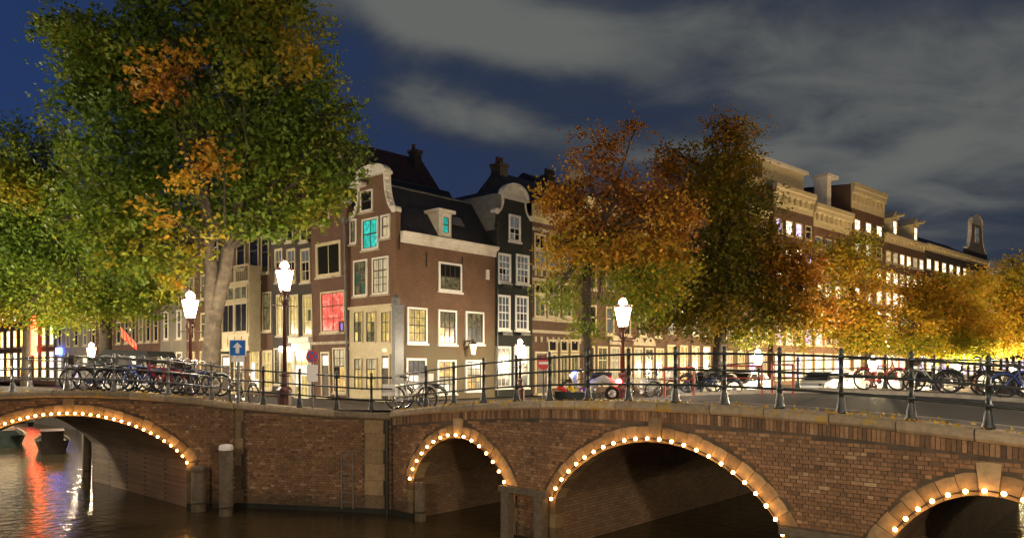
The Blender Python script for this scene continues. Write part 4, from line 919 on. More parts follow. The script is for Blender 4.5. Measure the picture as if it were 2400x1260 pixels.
# unseen lanterns assumed on the quay where the photographer stands
street_lamp('assumed unseen lantern on the near quay, upstream of the camera', -7.5, -2.0, 6.6, 'lampassumed', 2.6)  # out of view, added to light brick and facades from the front
for t_, lab in ((13, 'added unseen quay lantern across the water, first beyond the end of the three arched bridge'), (42, 'added unseen quay lantern across the water, second beyond the three arched bridge'), (72, 'added unseen quay lantern across the water, third beyond the three arched bridge')):
    q = Vector((9.6, 9.75)) + U * t_ - V * 1.2; street_lamp(lab, q.x, q.y, 6.7, 'lampsoft' if t_ < 20 else 'lampadded', 2.85)  # out of view, added to light the golden trees and the far row frontally
for t_, lab in ((12, 'added unseen lantern across the other canal, first beyond the single arched bridge'), (38, 'added unseen lantern across the other canal, second beyond the single arched bridge')):
    q = Vector((-18.9, 23.0)) + V * t_; street_lamp(lab, q.x, q.y, 6.7, 'lampfill', 2.8)  # unseen lanterns added as fill for the trees of this canal
for s_, lab in ((6, 'added row house lantern hidden behind the golden tree'), (30, 'added row house lantern hidden behind the orange trees')):
    q = o2(s_) + Vector((.6664, -.7456)) * 8; street_lamp(lab, q.x, q.y, 6.4, 'lampadded', 2.55)  # hidden lanterns added to brighten the far facades
street_lamp('added unseen lantern at the outer end of the single arched bridge', -20.5, 22.0, 6.9, 'lamp', 2.9)  # added out of view to light the big elm from the front
street_lamp('added unseen lantern at the outer end of the three arched bridge', 11.2, 11.2, 6.9, 'lampsoft', 2.95)  # added beyond the view to light this bridge's deck and rails
street_lamp('assumed unseen lantern on the near quay, towards the three arched bridge', 6.5, -3.0, 6.6, 'lampassumed', 2.6)  # assumed behind the camera, put in to brighten bridge face and walls

# ------------------------------------------------------------------ trees
def leafmat(name, trans=.35, k=None):
    m = bpy.data.materials.new(name); m.use_nodes = True; t = NT(m.node_tree); b = t.n['Principled BSDF']
    a = t.new('ShaderNodeAttribute', attribute_name='tint').outputs['Fac']
    c = t.ramp(a, [(0, (.055, .105, .014)), (.3, (.145, .215, .022)), (.5, (.26, .26, .024)), (.68, (.36, .26, .022)), (.85, (.50, .27, .022)), (1, (.26, .105, .018))])
    if k: c = t.vmath('MULTIPLY', c, k)
    t.put(b.inputs['Base Color'], c); b.inputs['Roughness'].default_value = .55; b.inputs['Specular IOR Level'].default_value = .25
    tr = t.new('ShaderNodeBsdfTranslucent'); t.put(tr.inputs[0], t.vmath('MULTIPLY', c, (1.15, 1.1, .7)))
    mx = t.new('ShaderNodeMixShader'); mx.inputs[0].default_value = trans
    t.l.new(b.outputs[0], mx.inputs[1]); t.l.new(tr.outputs[0], mx.inputs[2]); t.l.new(mx.outputs[0], t.n['Material Output'].inputs['Surface'])
    return m
LEAF = leafmat('autumn leaves'); LEAFD = leafmat('dark olive leaves', .3, (.85, .62, .5))
def leaf_mesh(P, size, tint, m=None):
    n = len(P); nrm = RNG.normal(size=(n, 3)); nrm[:, 2] = np.abs(nrm[:, 2]) + .35
    nrm /= np.linalg.norm(nrm, axis=1)[:, None]
    d = RNG.normal(size=(n, 3)); d[:, 2] -= .5; d -= nrm * (d * nrm).sum(1)[:, None]; d /= np.linalg.norm(d, axis=1)[:, None]
    e = np.cross(nrm, d); s = (size * RNG.uniform(.65, 1.3, n))[:, None]
    vs = np.stack([P - d * s * .55, P + e * s * .36 - nrm * s * .06, P + d * s * .6, P - e * s * .36 - nrm * s * .06], 1).reshape(-1, 3)
    me = bpy.data.meshes.new('crown'); me.vertices.add(4 * n); me.vertices.foreach_set('co', vs.ravel().astype(np.float32))
    me.loops.add(4 * n); me.loops.foreach_set('vertex_index', np.arange(4 * n, dtype=np.int32))
    me.polygons.add(n); me.polygons.foreach_set('loop_start', np.arange(0, 4 * n, 4, dtype=np.int32))
    a = me.attributes.new('tint', 'FLOAT', 'FACE'); a.data.foreach_set('value', np.clip(tint, 0, 1).astype(np.float32))
    me.materials.append(m or LEAF); me.update(calc_edges=True); return me
def tree(label, px, pyb, Y, fork_py, rad, blobs, nleaf, size, bark='bark', lean=0., group='canal side trees', limbs=True, clump=30, sig=.25, forkpx=None, z0=None, leaders=None, lm_=None):
    """blobs: photo centre x, y, radii x, y, depth offset (m), tint of the leaves, weight"""
    b = at(px, pyb, Y); z0 = z0 if z0 is not None else ground(b.x, b.y); base = Vector((b.x, Y, z0))
    T = thing('tree', label, 'tree', base, 0, group)
    f = at(forkpx or px, fork_py, Y) - base
    tr = MB(); n = 9; path = []
    for i in range(n + 1):
        k = i / n; path.append(Vector((f.x * k + .06 * math.sin(k * 5 + px), .05 * math.sin(k * 4), f.z * k)))
    tr.tube(path, [rad * (1.45 if i == 0 else 1.12 if i == 1 else 1 - .25 * i / n) for i in range(n + 1)], 12)
    rnd = random.Random(px); lm = MB()
    for b in list(blobs):                         # ragged sprays that break the outline
        if b[6] < .8: continue
        for _ in range(3):
            a = rnd.uniform(-.4, math.pi + .4); rr = rnd.uniform(.95, 1.18)
            blobs = blobs + [(b[0] + b[2] * rr * math.cos(a), b[1] - b[3] * rr * math.sin(a), rnd.uniform(14, 30), rnd.uniform(10, 20), b[4] + rnd.uniform(-.8, .8), b[5] + rnd.uniform(-.03, .06), .55)]
    S = Y / FPX
    ldr = []
    for (lx, ly) in (leaders or [(min(blobs, key=lambda b: b[1])[0], min(blobs, key=lambda b: b[1])[1])]):
        e = at(lx, ly, Y) - base; e.y += rnd.uniform(-.5, .5); m1 = path[-1].lerp(e, .45) + Vector((rnd.uniform(-.5, .5), rnd.uniform(-.4, .4), .4))
        L = [path[-1] * (1 - k) ** 2 + m1 * 2 * k * (1 - k) + e * k * k for k in [i / 12 for i in range(13)]]
        L = [L[0] - Vector((0, 0, rad * .6))] + [q + Vector((rnd.uniform(-.06, .06), rnd.uniform(-.06, .06), 0)) for q in L[1:]]
        (tr if len(leaders or []) > 1 else lm).tube(L[:7], [rad * (.72 if leaders and len(leaders) > 1 else .8) * (1 - .65 * i / 12) for i in range(7)], 9)
        lm.tube(L[6:], [max(rad * .72 * (1 - .65 * i / 12) * (1 - (i - 6) / 9), .015) for i in range(6, 13)], 7); ldr.append(L)
    for (bx, by, rx, ry, dd, tint, wt) in blobs:
        c = at(bx, by, Y + dd) - base; R_ = Vector((rx * S, min(rx, ry) * S * .95, ry * S))
        cand = [q for L in ldr for q in L[3:]]
        start = min(cand, key=lambda q: abs(c.z - .55 * math.hypot(c.x - q.x, c.y - q.y) - .6 - q.z) + .55 * math.hypot(c.x - q.x, c.y - q.y))
        mid = start.lerp(c, .5) + Vector((rnd.uniform(-.3, .3), rnd.uniform(-.3, .3), .12 * (c - start).length))
        pts = [start * (1 - k) ** 2 + mid * 2 * k * (1 - k) + c * k * k for k in [i / 7 for i in range(8)]]
        r0 = rad * (.26 if wt > .5 else .12)
        lm.tube(pts, [max(r0 * (1 - .8 * i / 7), .015) for i in range(8)], 6)
        for j in range(8 if wt > .5 else 4):
            q = pts[rnd.randint(2, 7)]; u = Vector((rnd.gauss(0, 1), rnd.gauss(0, 1), rnd.gauss(.2, .8))).normalized()
            e = c + Vector((u.x * R_.x, u.y * R_.y, u.z * R_.z)) * rnd.uniform(.6, .95); mm = q.lerp(e, .5) + Vector((0, 0, .25))
            sp = [q * (1 - k) ** 2 + mm * 2 * k * (1 - k) + e * k * k for k in (0, .25, .5, .75, 1)]
            lm.tube(sp, [max(r0 * .3 * (1 - .85 * i / 4), .010) for i in range(5)], 4)
    lm.build('limbs', M['barkdark'], T, smooth=True)
    tr.build('trunk', M[bark], T, smooth=True)
    vol = np.array([b[2] * b[3] * b[6] for b in blobs], float); cnt = (vol / vol.sum() * nleaf / clump).astype(int) + 1
    PP = []; TT = []
    for (bx, by, rx, ry, dd, tint, wt), m in zip(blobs, cnt):
        c = np.array(at(bx, by, Y + dd) - base)
        u = RNG.normal(size=(m, 3)); u /= np.linalg.norm(u, axis=1)[:, None]
        r = RNG.uniform(0, 1, m) ** .42 * (1 + RNG.normal(0, .16, m))
        cc = c + u * r[:, None] * np.array([rx * S, min(rx, ry) * S * .95, ry * S])
        g_ = np.sin(1.15 * cc[:, 0] + px) + np.sin(1.3 * cc[:, 1] + 2 + px) + np.sin(1.4 * cc[:, 2] + .7 * cc[:, 0] + px)
        cc = cc[g_ < 1.25 + .35 * RNG.normal(size=m)]; m = len(cc)
        if not m: continue
        k = RNG.integers(clump // 2, clump * 3 // 2, m)
        sg = np.repeat(sig * RNG.uniform(.5, 1.5, m), k)[:, None]
        PP.append(np.repeat(cc, k, 0) + RNG.normal(size=(k.sum(), 3)) * sg * np.array([1.15, 1.15, .75]))
        g2 = np.sin(.8 * cc[:, 0] + 1.1 * cc[:, 2] + px) * .5 + np.sin(.9 * cc[:, 1] - .7 * cc[:, 2]) * .5
        TT.append(np.repeat(tint + .13 * g2 + RNG.normal(0, .09, m), k) + RNG.normal(0, .06, k.sum()))
    P = np.concatenate(PP); Tt = np.concatenate(TT)
    link('crown', leaf_mesh(P, size, Tt, lm_), T)
    return T
# big elm on the corner
tree('tall green elm with orange sprays and thick pale trunk at the corner', 492, 935, 29.5, 750, .40,
     [(520, -60, 250, 130, 0, .27, 1), (420, 110, 210, 130, 0, .22, 1), (640, 90, 150, 140, 0, .38, 1), (250, 130, 120, 110, 0, .20, 1), (165, 80, 70, 45, 0, .2, 1),
      (560, 270, 240, 140, 0, .22, 1), (330, 300, 200, 130, 0, .2, 1), (720, 300, 110, 110, 0, .3, 1), (775, 345, 75, 55, 0, .45, 1), (835, 372, 35, 22, -.5, .7, .4), (190, 210, 60, 60, 0, .25, .8),
      (650, 440, 150, 80, 0, .3, 1), (470, 450, 170, 100, 0, .25, 1), (300, 470, 170, 110, 0, .22, 1), (740, 440, 85, 45, -.5, .28, 1), (640, 510, 90, 28, -.4, .28, .9), (400, 590, 80, 70, 0, .35, .9), (290, 580, 110, 80, .5, .25, 1), (410, 660, 40, 50, 0, .5, .5),
      (405, 165, 60, 40, -3.6, .86, .34), (375, 220, 50, 35, -3.5, .88, .34), (455, 115, 40, 28, -3.6, .82, .28), (330, 150, 40, 18, -3.4, .8, .22), (480, 350, 35, 25, -3.6, .84, .3), (440, 395, 50, 28, -3.6, .86, .34), (530, 385, 45, 22, -3.5, .84, .3), (445, 450, 35, 35, -3.6, .86, .3), (690, 160, 50, 60, -2.6, .64, .3), (345, 490, 38, 20, -3.3, .8, .2), (390, 525, 38, 18, -3.3, .8, .2), (470, 535, 30, 18, -3.3, .72, .2), (560, 180, 60, 40, -3.4, .42, .3), (700, 490, 75, 32, -.6, .26, 1), (600, 545, 65, 24, -.6, .28, .8), (770, 410, 70, 36, -.6, .30, 1), (690, 535, 50, 18, -.6, .3, .5), (800, 360, 50, 30, -.6, .36, .8)],
     98000, .18, forkpx=500, leaders=[(470, 60), (640, 80)])
# trees further along the same canal
tree('green tree with dark trunk left of the thick pale elm', 248, 870, 41, 660, .36,
     [(60, 400, 120, 100, -2, .3, 1), (150, 480, 160, 120, 0, .27, 1), (50, 560, 140, 120, 0, .24, 1), (240, 610, 150, 100, 0, .28, 1), (330, 690, 80, 60, 0, .3, 1), (200, 720, 130, 50, -1, .34, 1), (20, 310, 50, 30, -2, .35, .5), (110, 345, 60, 45, -2, .3, .7), (-60, 480, 100, 150, 0, .3, 1), (40, 450, 60, 40, -3, .5, .4)], 56000, .19, 'barkdark', sig=.4)
tree('green tree with slim trunk at the frame edge', 60, 900, 44, 720, .26,
     [(60, 660, 130, 70, 0, .3, 1), (-20, 600, 130, 110, 0, .27, 1), (120, 720, 90, 45, 0, .38, 1), (30, 730, 80, 30, -1, .5, .6), (-60, 700, 80, 60, 0, .4, 1)], 28000, .19, 'barkdark', sig=.4)
# trees of the other canal
tree('orange brown tree with arching top beside the near black house', 1377, 945, 33.8, 640, .25,
     [(1410, 340, 50, 40, 0, 1.1, .5), (1490, 303, 55, 14, 0, 1.1, .3), (1395, 400, 60, 50, 0, 1.1, .6), (1330, 455, 55, 40, 0, 1.0, .7), (1285, 475, 40, 22, 0, .95, .5), (1460, 470, 100, 70, 0, 1.1, .8), (1390, 520, 110, 60, 0, 1.0, .9), (1560, 540, 80, 90, 0, 1.08, .8), (1400, 600, 100, 45, -1, .72, .8), (1490, 590, 90, 36, -1.4, .86, .7), (1310, 600, 40, 60, 0, .62, .5), (1440, 650, 120, 55, -.5, .3, 1), (1560, 640, 70, 70, 0, .6, .9), (1350, 680, 55, 60, 0, .42, .8), (1480, 710, 120, 45, 0, .38, .9), (1380, 770, 45, 35, 0, .45, .5), (1570, 500, 60, 40, -1.4, .95, .6)],
     33000, .165, 'barkdark', sig=.28)
tree('tall dark olive elm with high narrow top', 1687, 945, 43, 740, .40,
     [(1725, 320, 48, 45, 0, .5, .9), (1728, 375, 46, 48, 0, .5, .7), (1690, 420, 70, 70, 0, .55, .9), (1615, 380, 50, 50, 0, .6, .8), (1560, 400, 40, 60, 0, .85, .7), (1640, 470, 90, 70, 0, .55, 1), (1730, 510, 85, 80, 0, .42, 1), (1700, 590, 120, 80, 0, .38, 1), (1810, 630, 70, 80, 0, .66, .9), (1620, 660, 110, 70, 0, .36, 1), (1720, 690, 150, 70, 0, .34, 1), (1640, 740, 100, 45, -1, .4, 1), (1740, 765, 140, 45, 0, .36, 1), (1840, 700, 60, 80, 0, .6, .8), (1560, 690, 60, 50, 0, .4, .8), (1870, 640, 60, 60, 0, .72, .8), (1890, 740, 60, 50, 0, .66, .8), (1590, 760, 70, 30, 0, .4, .8), (1600, 590, 60, 60, 0, .7, .8), (1580, 470, 60, 50, 0, .85, .6)],
     50000, .19, 'barkdark', sig=.36, lm_=LEAFD)
tree('golden tree with spreading limbs before the bright windows', 2035, 930, 55, 800, .32,
     [(2045, 640, 60, 55, 1, .68, .5), (1965, 610, 75, 50, 0, .68, .8), (2020, 570, 40, 35, 0, .64, .5), (1930, 680, 70, 60, 0, .72, .9), (1960, 740, 110, 60, 0, .78, 1), (2070, 760, 90, 45, 0, .68, .8), (2030, 800, 140, 30, 0, .62, .9), (1900, 800, 60, 35, 0, .66, .7), (2040, 660, 40, 40, 1, .66, .3), (2150, 810, 80, 25, 0, .55, .7)],
     30000, .21, 'barkdark', sig=.40)
tree('orange tree with limb rising over the far railing', 2128, 925, 62, 830, .30,
     [(2215, 675, 75, 32, 0, .72, 1), (2160, 690, 50, 30, 0, .78, .7), (2180, 740, 95, 50, 0, .68, 1), (2260, 770, 90, 50, 0, .66, 1), (2170, 800, 90, 30, -1, .6, .8), (2250, 815, 80, 28, -1, .5, .8), (2160, 700, 40, 30, 0, .85, .6)],
     26000, .23, 'barkdark', sig=.45)
tree('deep orange tree at the frame edge of the row', 2335, 915, 75, 830, .30,
     [(2300, 690, 85, 40, 0, .76, 1), (2380, 665, 60, 55, 0, .70, 1), (2350, 740, 90, 50, 0, .76, 1), (2400, 780, 80, 50, 0, .72, 1), (2320, 800, 80, 35, -1, .62, 1), (2440, 720, 60, 80, 0, .8, 1), (2395, 640, 35, 30, 1, .6, .7)],
     28000, .25, 'barkdark', sig=.5)

# ------------------------------------------------------------------ bicycles
def make_bike(name, col, label, basket=None, box=False):
    fm = mat(name + ' paint', col, .35); r = thing('bicycle', label, 'bicycle', (0, 0, 0), 0)
    wh = MB().ring(.335, .022, 22, 6).mesh('wheel', M['tyre'], True)
    rim = MB().ring(.305, .012, 18, 4)
    for k in range(10): a = math.pi * k / 10; rim.tube([(-.3 * math.cos(a), 0, -.3 * math.sin(a)), (.3 * math.cos(a), 0, .3 * math.sin(a))], .0035, 3)
    rim.lathe([(.03, -.04), (.03, .04)], 8); rim = rim.mesh('rim', M['chrome'])
    for x in (-.53, .55):
        w_ = link('wheel', wh, r, (x, 0, .36)); link('rim', rim, w_)
    f = MB().tube([(-.53, 0, .36), (-.05, 0, .30), (.34, 0, .82)], .02, 6).tube([(-.05, 0, .30), (-.2, 0, .88)], .018, 6).tube([(-.53, 0, .36), (-.17, 0, .78), (.36, 0, .86)], .016, 6).tube([(.55, 0, .36), (.50, 0, .55), (.34, 0, 1.0)], .018, 6)
    f.build('frame', fm, r)
    MB().tube([(.34, 0, .98), (.33, 0, 1.08)], .016, 6).tube([(.12, -.27, 1.10), (.3, -.22, 1.14), (.36, 0, 1.08), (.3, .22, 1.14), (.12, .27, 1.10)], .013, 6).build('handlebar', M['chrome'], r)
    MB().tube([(-.2, 0, .88), (-.21, 0, .95)], .014, 5).add([(-.34, -.09, .97), (-.34, .09, .97), (-.1, .02, .96), (-.1, -.02, .96), (-.33, -.08, 1.03), (-.33, .08, 1.03), (-.1, .02, 1.0), (-.1, -.02, 1.0)], [(0, 1, 2, 3), (4, 7, 6, 5), (0, 4, 5, 1), (1, 5, 6, 2), (2, 6, 7, 3), (3, 7, 4, 0)]).build('saddle', M['saddle'], r)
    for x, a0, a1 in ((-.53, .2, 2.9), (.55, .9, 2.7)): MB().tube([(x + .385 * math.cos(a0 + (a1 - a0) * i / 8), 0, .36 + .385 * math.sin(a0 + (a1 - a0) * i / 8)) for i in range(9)], .022, 4).build('mudguard', fm, r)
    MB().tube([(-.85, -.06, .76), (-.3, -.06, .78)], .01, 4).tube([(-.85, .06, .76), (-.3, .06, .78)], .01, 4).tube([(-.55, 0, .36), (-.8, 0, .75)], .01, 4).build('carrier', M['chrome'], r)
    MB().lathe([(.09, -.05), (.09, -.03)], 12).tube([(.16, 0, -.07), (0, 0, -.06), (0, 0, .06), (-.16, 0, .07)], .012, 4).build('crank', M['chrome'], r, (-.05, 0, .30)).rotation_euler = (R(90), 0, 0)
    if basket: MB().box(.38, .68, -.17, .17, .84, .86).box(.38, .40, -.17, .17, .862, 1.1).box(.66, .68, -.17, .17, .862, 1.1).box(.401, .659, -.17, -.15, .862, 1.1).box(.401, .659, .15, .17, .862, 1.1).build('basket', M[basket], r)
    if box:
        for s in (-1, 1): MB().box(-.82, -.38, s * .17 - .09, s * .17 + .09, .42, .77).build('pannier', M['purewhite'], r)
    return r
protos = [make_bike('black bike', (.015, .015, .016), 'x'), make_bike('grey bike', (.35, .36, .37), 'x', 'darkwood'), make_bike('red bike', (.4, .03, .02), 'x'), make_bike('blue bike', (.03, .08, .35), 'x', 'lead'), make_bike('white bike', (.7, .7, .68), 'x', 'purewhite', True)]
cname = ['black', 'grey', 'red', 'blue', 'white']
used = set()
def bike(k, x, y, z, rz, label, group=None):
    o = protos[k] if k not in used else copy_tree(protos[k]); used.add(k)
    if 'group' in o: del o['group']
    place(o, (x, y, z), rz, label, group); o.rotation_euler = (R(random.uniform(-7, 7)), 0, rz); return o
def dz1(X): return top1(X + 26) - .03
def b3(s, d): p = B3.matrix_world if False else None; q = Vector((-3.4, 21.6)) - V * s + U * d; return q.x, q.y, top3(s) - .03
cl = [(205, .4, 1), (238, .5, 0), (262, .9, 4), (290, .45, 0), (312, .8, 1), (335, .4, 3), (352, 1.0, 0), (375, .5, 2), (398, .9, 1), (415, .4, 0), (440, .8, 3), (458, .5, 0), (478, .9, 1)]
words = ['by the small low lantern', 'next to the small low lantern', 'with panniers near the dark awning', 'under the dark awning', 'with basket under the dark awning', 'in the middle of the cluster', 'deep in the middle of the cluster', 'before the pale grey house', 'with basket before the pale grey house', 'below the lit lantern', 'with basket below the lit lantern', 'leaning beside the thick elm trunk', 'with basket beside the thick elm trunk']
for (px, dy, k), wd in zip(cl, words):
    p = at(px, 900, 22.9 + dy); bike(k, p.x, p.y, dz1(p.x), random.choice([0, math.pi]) + random.uniform(-.45, .45), f'{cname[k]} bicycle {wd} on the single arched bridge', 'bicycles parked on the single arched bridge')
p = at(962, 900, 22.6); bike(4, p.x, p.y, 2.96, R(-20), 'white bicycle with white panniers against the abutment railing below the corner house')
p = at(985, 900, 23.0); bike(0, p.x, p.y, 2.96, R(165), 'black bicycle behind the white bicycle on the abutment')
p = at(575, 900, 23.6); bike(0, p.x, p.y, 3.0, R(80), 'black bicycle parked behind the blue arrow sign')
def spot(px, Y):
    p = at(px, 900, Y); r = Vector((p.x + 3.4, p.y - 21.6)); s, d = -r.dot(V), r.dot(U)
    return p.x, p.y, (top3(s) - (.03 if d > 12.5 else .13) if -.1 < s < 18 and d < 14 else ground(p.x, p.y))
for px, Y, k, rz, lab in ((1365, 29.5, 0, .15, 'black bicycle beside the blue lamps of the scooter'), (1500, 29, 1, 3.0, 'grey bicycle with basket between the lamp post and the first red rack'), (1545, 29.8, 4, .4, 'white bicycle with panniers left of the first red rack'), (1640, 29.2, 0, .05, 'black bicycle between two red racks'), (1690, 30, 3, 3.2, 'blue bicycle behind the tall dark elm trunk and red racks')):
    bike(k, *spot(px, Y), R(5) + rz, lab, 'bicycles among the red racks')
for s, d, k, rz, lab in ((9.5, 12.6, 2, -.1, 'red bicycle against the far rail of the three arched bridge'), (11.0, 12.8, 1, 3.1, 'grey bicycle against the far rail under the golden tree'), (12.0, 12.6, 0, .1, 'black bicycle with upright wheel against the far rail'), (12.9, 12.8, 0, 3.0, 'black bicycle near the frame edge at the far rail'), (13.5, 12.5, 3, .2, 'blue bicycle cut by the frame edge at the far rail')):
    bike(k, *b3(s, d), ANG_L + rz, lab, 'bicycles against the far rail')

# ------------------------------------------------------------------ cars
def make_car(colname, col, label, van=False):
    pm = mat(colname, col, .3, .0, .6); r = thing('car', label, 'car' if not van else 'van', (0, 0, 0), 0)
    L = 4.2; Wd = 1.72; h = .86 if not van else 1.15
    if van: prof = [(-2.1, .3), (2.1, .3), (2.14, .6), (2.02, .98), (1.35, 1.1), (.85, 1.85), (.6, 1.95), (-2.0, 1.95), (-2.1, 1.8)]
    else: prof = [(-2.1, .35), (-2.0, .27), (2.0, .27), (2.12, .42), (2.1, .62), (1.95, .76), (1.05, .9), (.35, 1.36), (.1, 1.43), (-1.05, 1.43), (-1.4, 1.36), (-1.98, .98), (-2.12, .82)]
    mb = MB(); n = len(prof)
    def ring(y, sx, cab): return [(x * sx, y * (1 - .16 * max(0, (z - .9)) / .55 * (0 if van and z < 1.2 else 1)), z) for x, z in prof]
    rings = [ring(-Wd / 2 + .05, .975, 1), ring(-Wd / 2, .995, 1), ring(-Wd / 2 + .02, 1, 1)] if False else [[(x * .98, y, z * .98 + .01) for x, y, z in ring(-Wd / 2, 1, 1)], ring(-Wd / 2 + .06, 1, 1), ring(Wd / 2 - .06, 1, 1), [(x * .98, y, z * .98 + .01) for x, y, z in ring(Wd / 2, 1, 1)]]
    vs = [p for q in rings for p in q]; fs = [tuple(range(n)), tuple(range(4 * n - 1, 3 * n - 1, -1))]
    for j in range(3): fs += [(j * n + i, (j + 1) * n + i, (j + 1) * n + (i + 1) % n, j * n + (i + 1) % n) for i in range(n)]
    mb.add(vs, fs).build('body', pm, r)
    for sd in (-1, 1):
        yy = lambda z: sd * (Wd / 2 * (1 - .16 * max(0, z - .9) / .55) + .006)
        side = [(-1.35, .98), (-.35, .98), (-.35, 1.33), (-1.1, 1.33)], [(-.27, .98), (.85, .96), (.25, 1.33), (-.27, 1.33)]
        if van: side = ([(.25, 1.15), (1.2, 1.15), (.78, 1.75), (.25, 1.75)],)
        for q in side: MB().add([(x, yy(z), z) for x, z in q] + [(x, yy(z) - sd * .012, z) for x, z in q], [(0, 1, 2, 3), (7, 6, 5, 4), (0, 4, 5, 1), (1, 5, 6, 2), (2, 6, 7, 3), (3, 7, 4, 0)]).build('side_window', M['dark'], r)
        for x in (-1.28, 1.3):
            w_ = MB().lathe([(.18, -.1), (.30, -.1), (.315, -.06), (.315, .06), (.30, .1), (.18, .1)], 18).build('wheel', M['tyre'], r, (x, sd * (Wd / 2 - .1), .315)); w_.rotation_euler = (R(90), 0, 0)
            MB().lathe([(.19, -.105), (.19, .105)], 10).build('rim', M['chrome'], w_)
        MB().ball((2.04, sd * .62, .66), .11, 8, 6, .7).build('headlight', M['chrome'], r); MB().box(-2.13, -2.06, sd * .66 - .13, sd * .66 + .13, .78, .95).build('tail_light', M['signred'], r)
        MB().box(.75, .9, sd * (Wd / 2 + .02), sd * (Wd / 2 + .16), .96, 1.08).build('wing_mirror', pm, r)
    if not van:
        MB().add([(1.02, -.68, .925), (1.02, .68, .925), (.36, .6, 1.375), (.36, -.6, 1.375)], [(0, 1, 2, 3)]).build('windscreen', M['dark'], r)
        MB().add([(-1.43, -.6, 1.36), (-1.43, .6, 1.36), (-1.98, .68, 1.0), (-1.98, -.68, 1.0)], [(0, 1, 2, 3)]).build('rear_window', M['dark'], r)
    else: MB().add([(1.37, -.74, 1.13), (1.37, .74, 1.13), (.88, .66, 1.84), (.88, -.66, 1.84)], [(0, 1, 2, 3)]).build('windscreen', M['dark'], r)
    return r
cars = [make_car('light silver paint', (.13, .14, .15), 'x'), make_car('white paint car', (.42, .42, .42), 'x'), make_car('dark grey paint', (.06, .065, .07), 'x'), make_car('pale blue paint', (.14, .18, .20), 'x')]
uc = set()
def car(k, x, y, z, rz, label, group=None):
    o = cars[k] if k not in uc else copy_tree(cars[k]); uc.add(k); place(o, (x, y, z), rz, label, group); return o
def gp(px, Y): p = at(px, 900, Y); return p.x, p.y, ground(p.x, p.y)
car(3, *gp(2005, 58), ANG_R, 'pale blue car half hidden under the golden tree')
car(1, *gp(20, 37), R(130), 'white car at the frame edge beyond the single arched bridge')
# a truck-high market trailer beyond the bicycles
mt = thing('market_trailer', 'pale market trailer with dark awning behind the parked bicycles', 'trailer', (*gp(322, 33)[:2], ground(0, 33)), R(-8))
MB().box(-1.1, 1.1, -.9, .9, .45, 2.15).build('body', M['white'], mt); MB().prism_y([(-1.25, 2.152), (1.25, 2.152), (1.1, 2.45), (-.9, 2.5)], -1.0, 1.0).build('roof', M['canvas'], mt)
MB().add([(-1.2, -1.0, 2.15), (1.2, -1.0, 2.15), (1.2, -1.7, 1.9), (-1.2, -1.7, 1.9), (-1.2, -1.0, 2.1), (1.2, -1.0, 2.1), (1.2, -1.7, 1.82), (-1.2, -1.7, 1.82)], [(0, 3, 2, 1), (4, 5, 6, 7), (3, 7, 6, 2), (0, 4, 7, 3), (1, 2, 6, 5)]).build('awning', M['canvas'], mt)
MB().box(-1.0, 1.0, -.93, -.9, 1.75, 2.05).build('signboard', M['purewhite'], mt)
for x in (-.7, .7):
    w_ = MB().lathe([(.1, -.1), (.3, -.1), (.3, .1), (.1, .1)], 14).build('wheel', M['tyre'], mt, (x, -.8, .3)); w_.rotation_euler = (R(90), 0, 0)
# cars parked along the other canal's edge
px_ = [(1660, 38, 2, 'dark grey car behind the red racks under the tall dark elm'), (1738, 41, 1, 'white car parked beside the low lantern and the tall dark elm'), (1925, 46, 0, 'silver car under the golden tree'), (1985, 50, 1, 'white car under the golden tree next to the silver one'), (2095, 52, 1, 'white car seen through the far rail below the limb'), (2165, 56, 2, 'dark grey car between two white cars on the far quay'), (2225, 58, 1, 'white car near the far lantern under orange leaves'), (2330, 64, 0, 'silver car under the deep orange tree'), (2395, 66, 2, 'dark car at the frame edge under the deep orange tree')]
for px, Y, k, lab in px_: car(k, *gp(px, Y), ANG_R + random.uniform(-.06, .06) + (0 if random.random() < .5 else math.pi), lab, 'cars parked along the canal edge')

# scooter with red tail light and blue lamps among the bicycles above the wide arch
x, y, z = spot(1392, 23.6); sc = thing('scooter', 'dark scooter with glowing red tail light and blue lamps above the wide arch', 'scooter', (x, y, z), R(176))
sp = mat('scooter paint', (.5, .5, .48), .35)
MB().tube([(-.62, 0, .55), (-.3, 0, .75), (.05, 0, .55), (.15, 0, .28), (.5, 0, .28), (.62, 0, .75), (.52, 0, .98)], [.12, .16, .14, .08, .08, .10, .05], 8).build('body', sp, sc, smooth=True)
MB().tube([(-.55, 0, .82), (-.3, 0, .86), (.05, 0, .80)], [.10, .13, .09], 8).build('seat', M['saddle'], sc, smooth=True)
for x0 in (-.58, .62):
    w_ = MB().ring(.19, .055, 16, 6).build('wheel', M['tyre'], sc, (x0, 0, .25), smooth=True); MB().lathe([(.12, -.04), (.12, .04)], 10).build('rim', M['chrome'], w_).rotation_euler = (R(90), 0, 0)
MB().tube([(.40, -.33, 1.02), (.52, 0, 1.0), (.40, .33, 1.02)], .018, 6).build('handlebar', M['chrome'], sc)
MB().ball((-.78, 0, .62), .10, 10, 6).build('tail_light', M['tail'], sc)
for s in (-1, 1): MB().ball((.62, s * .16, .92), .06, 8, 6).build('blue_lamp', M['bluelamp'], sc)
MB().ball((.70, 0, .82), .05, 8, 6).build('headlight', M['head'], sc)
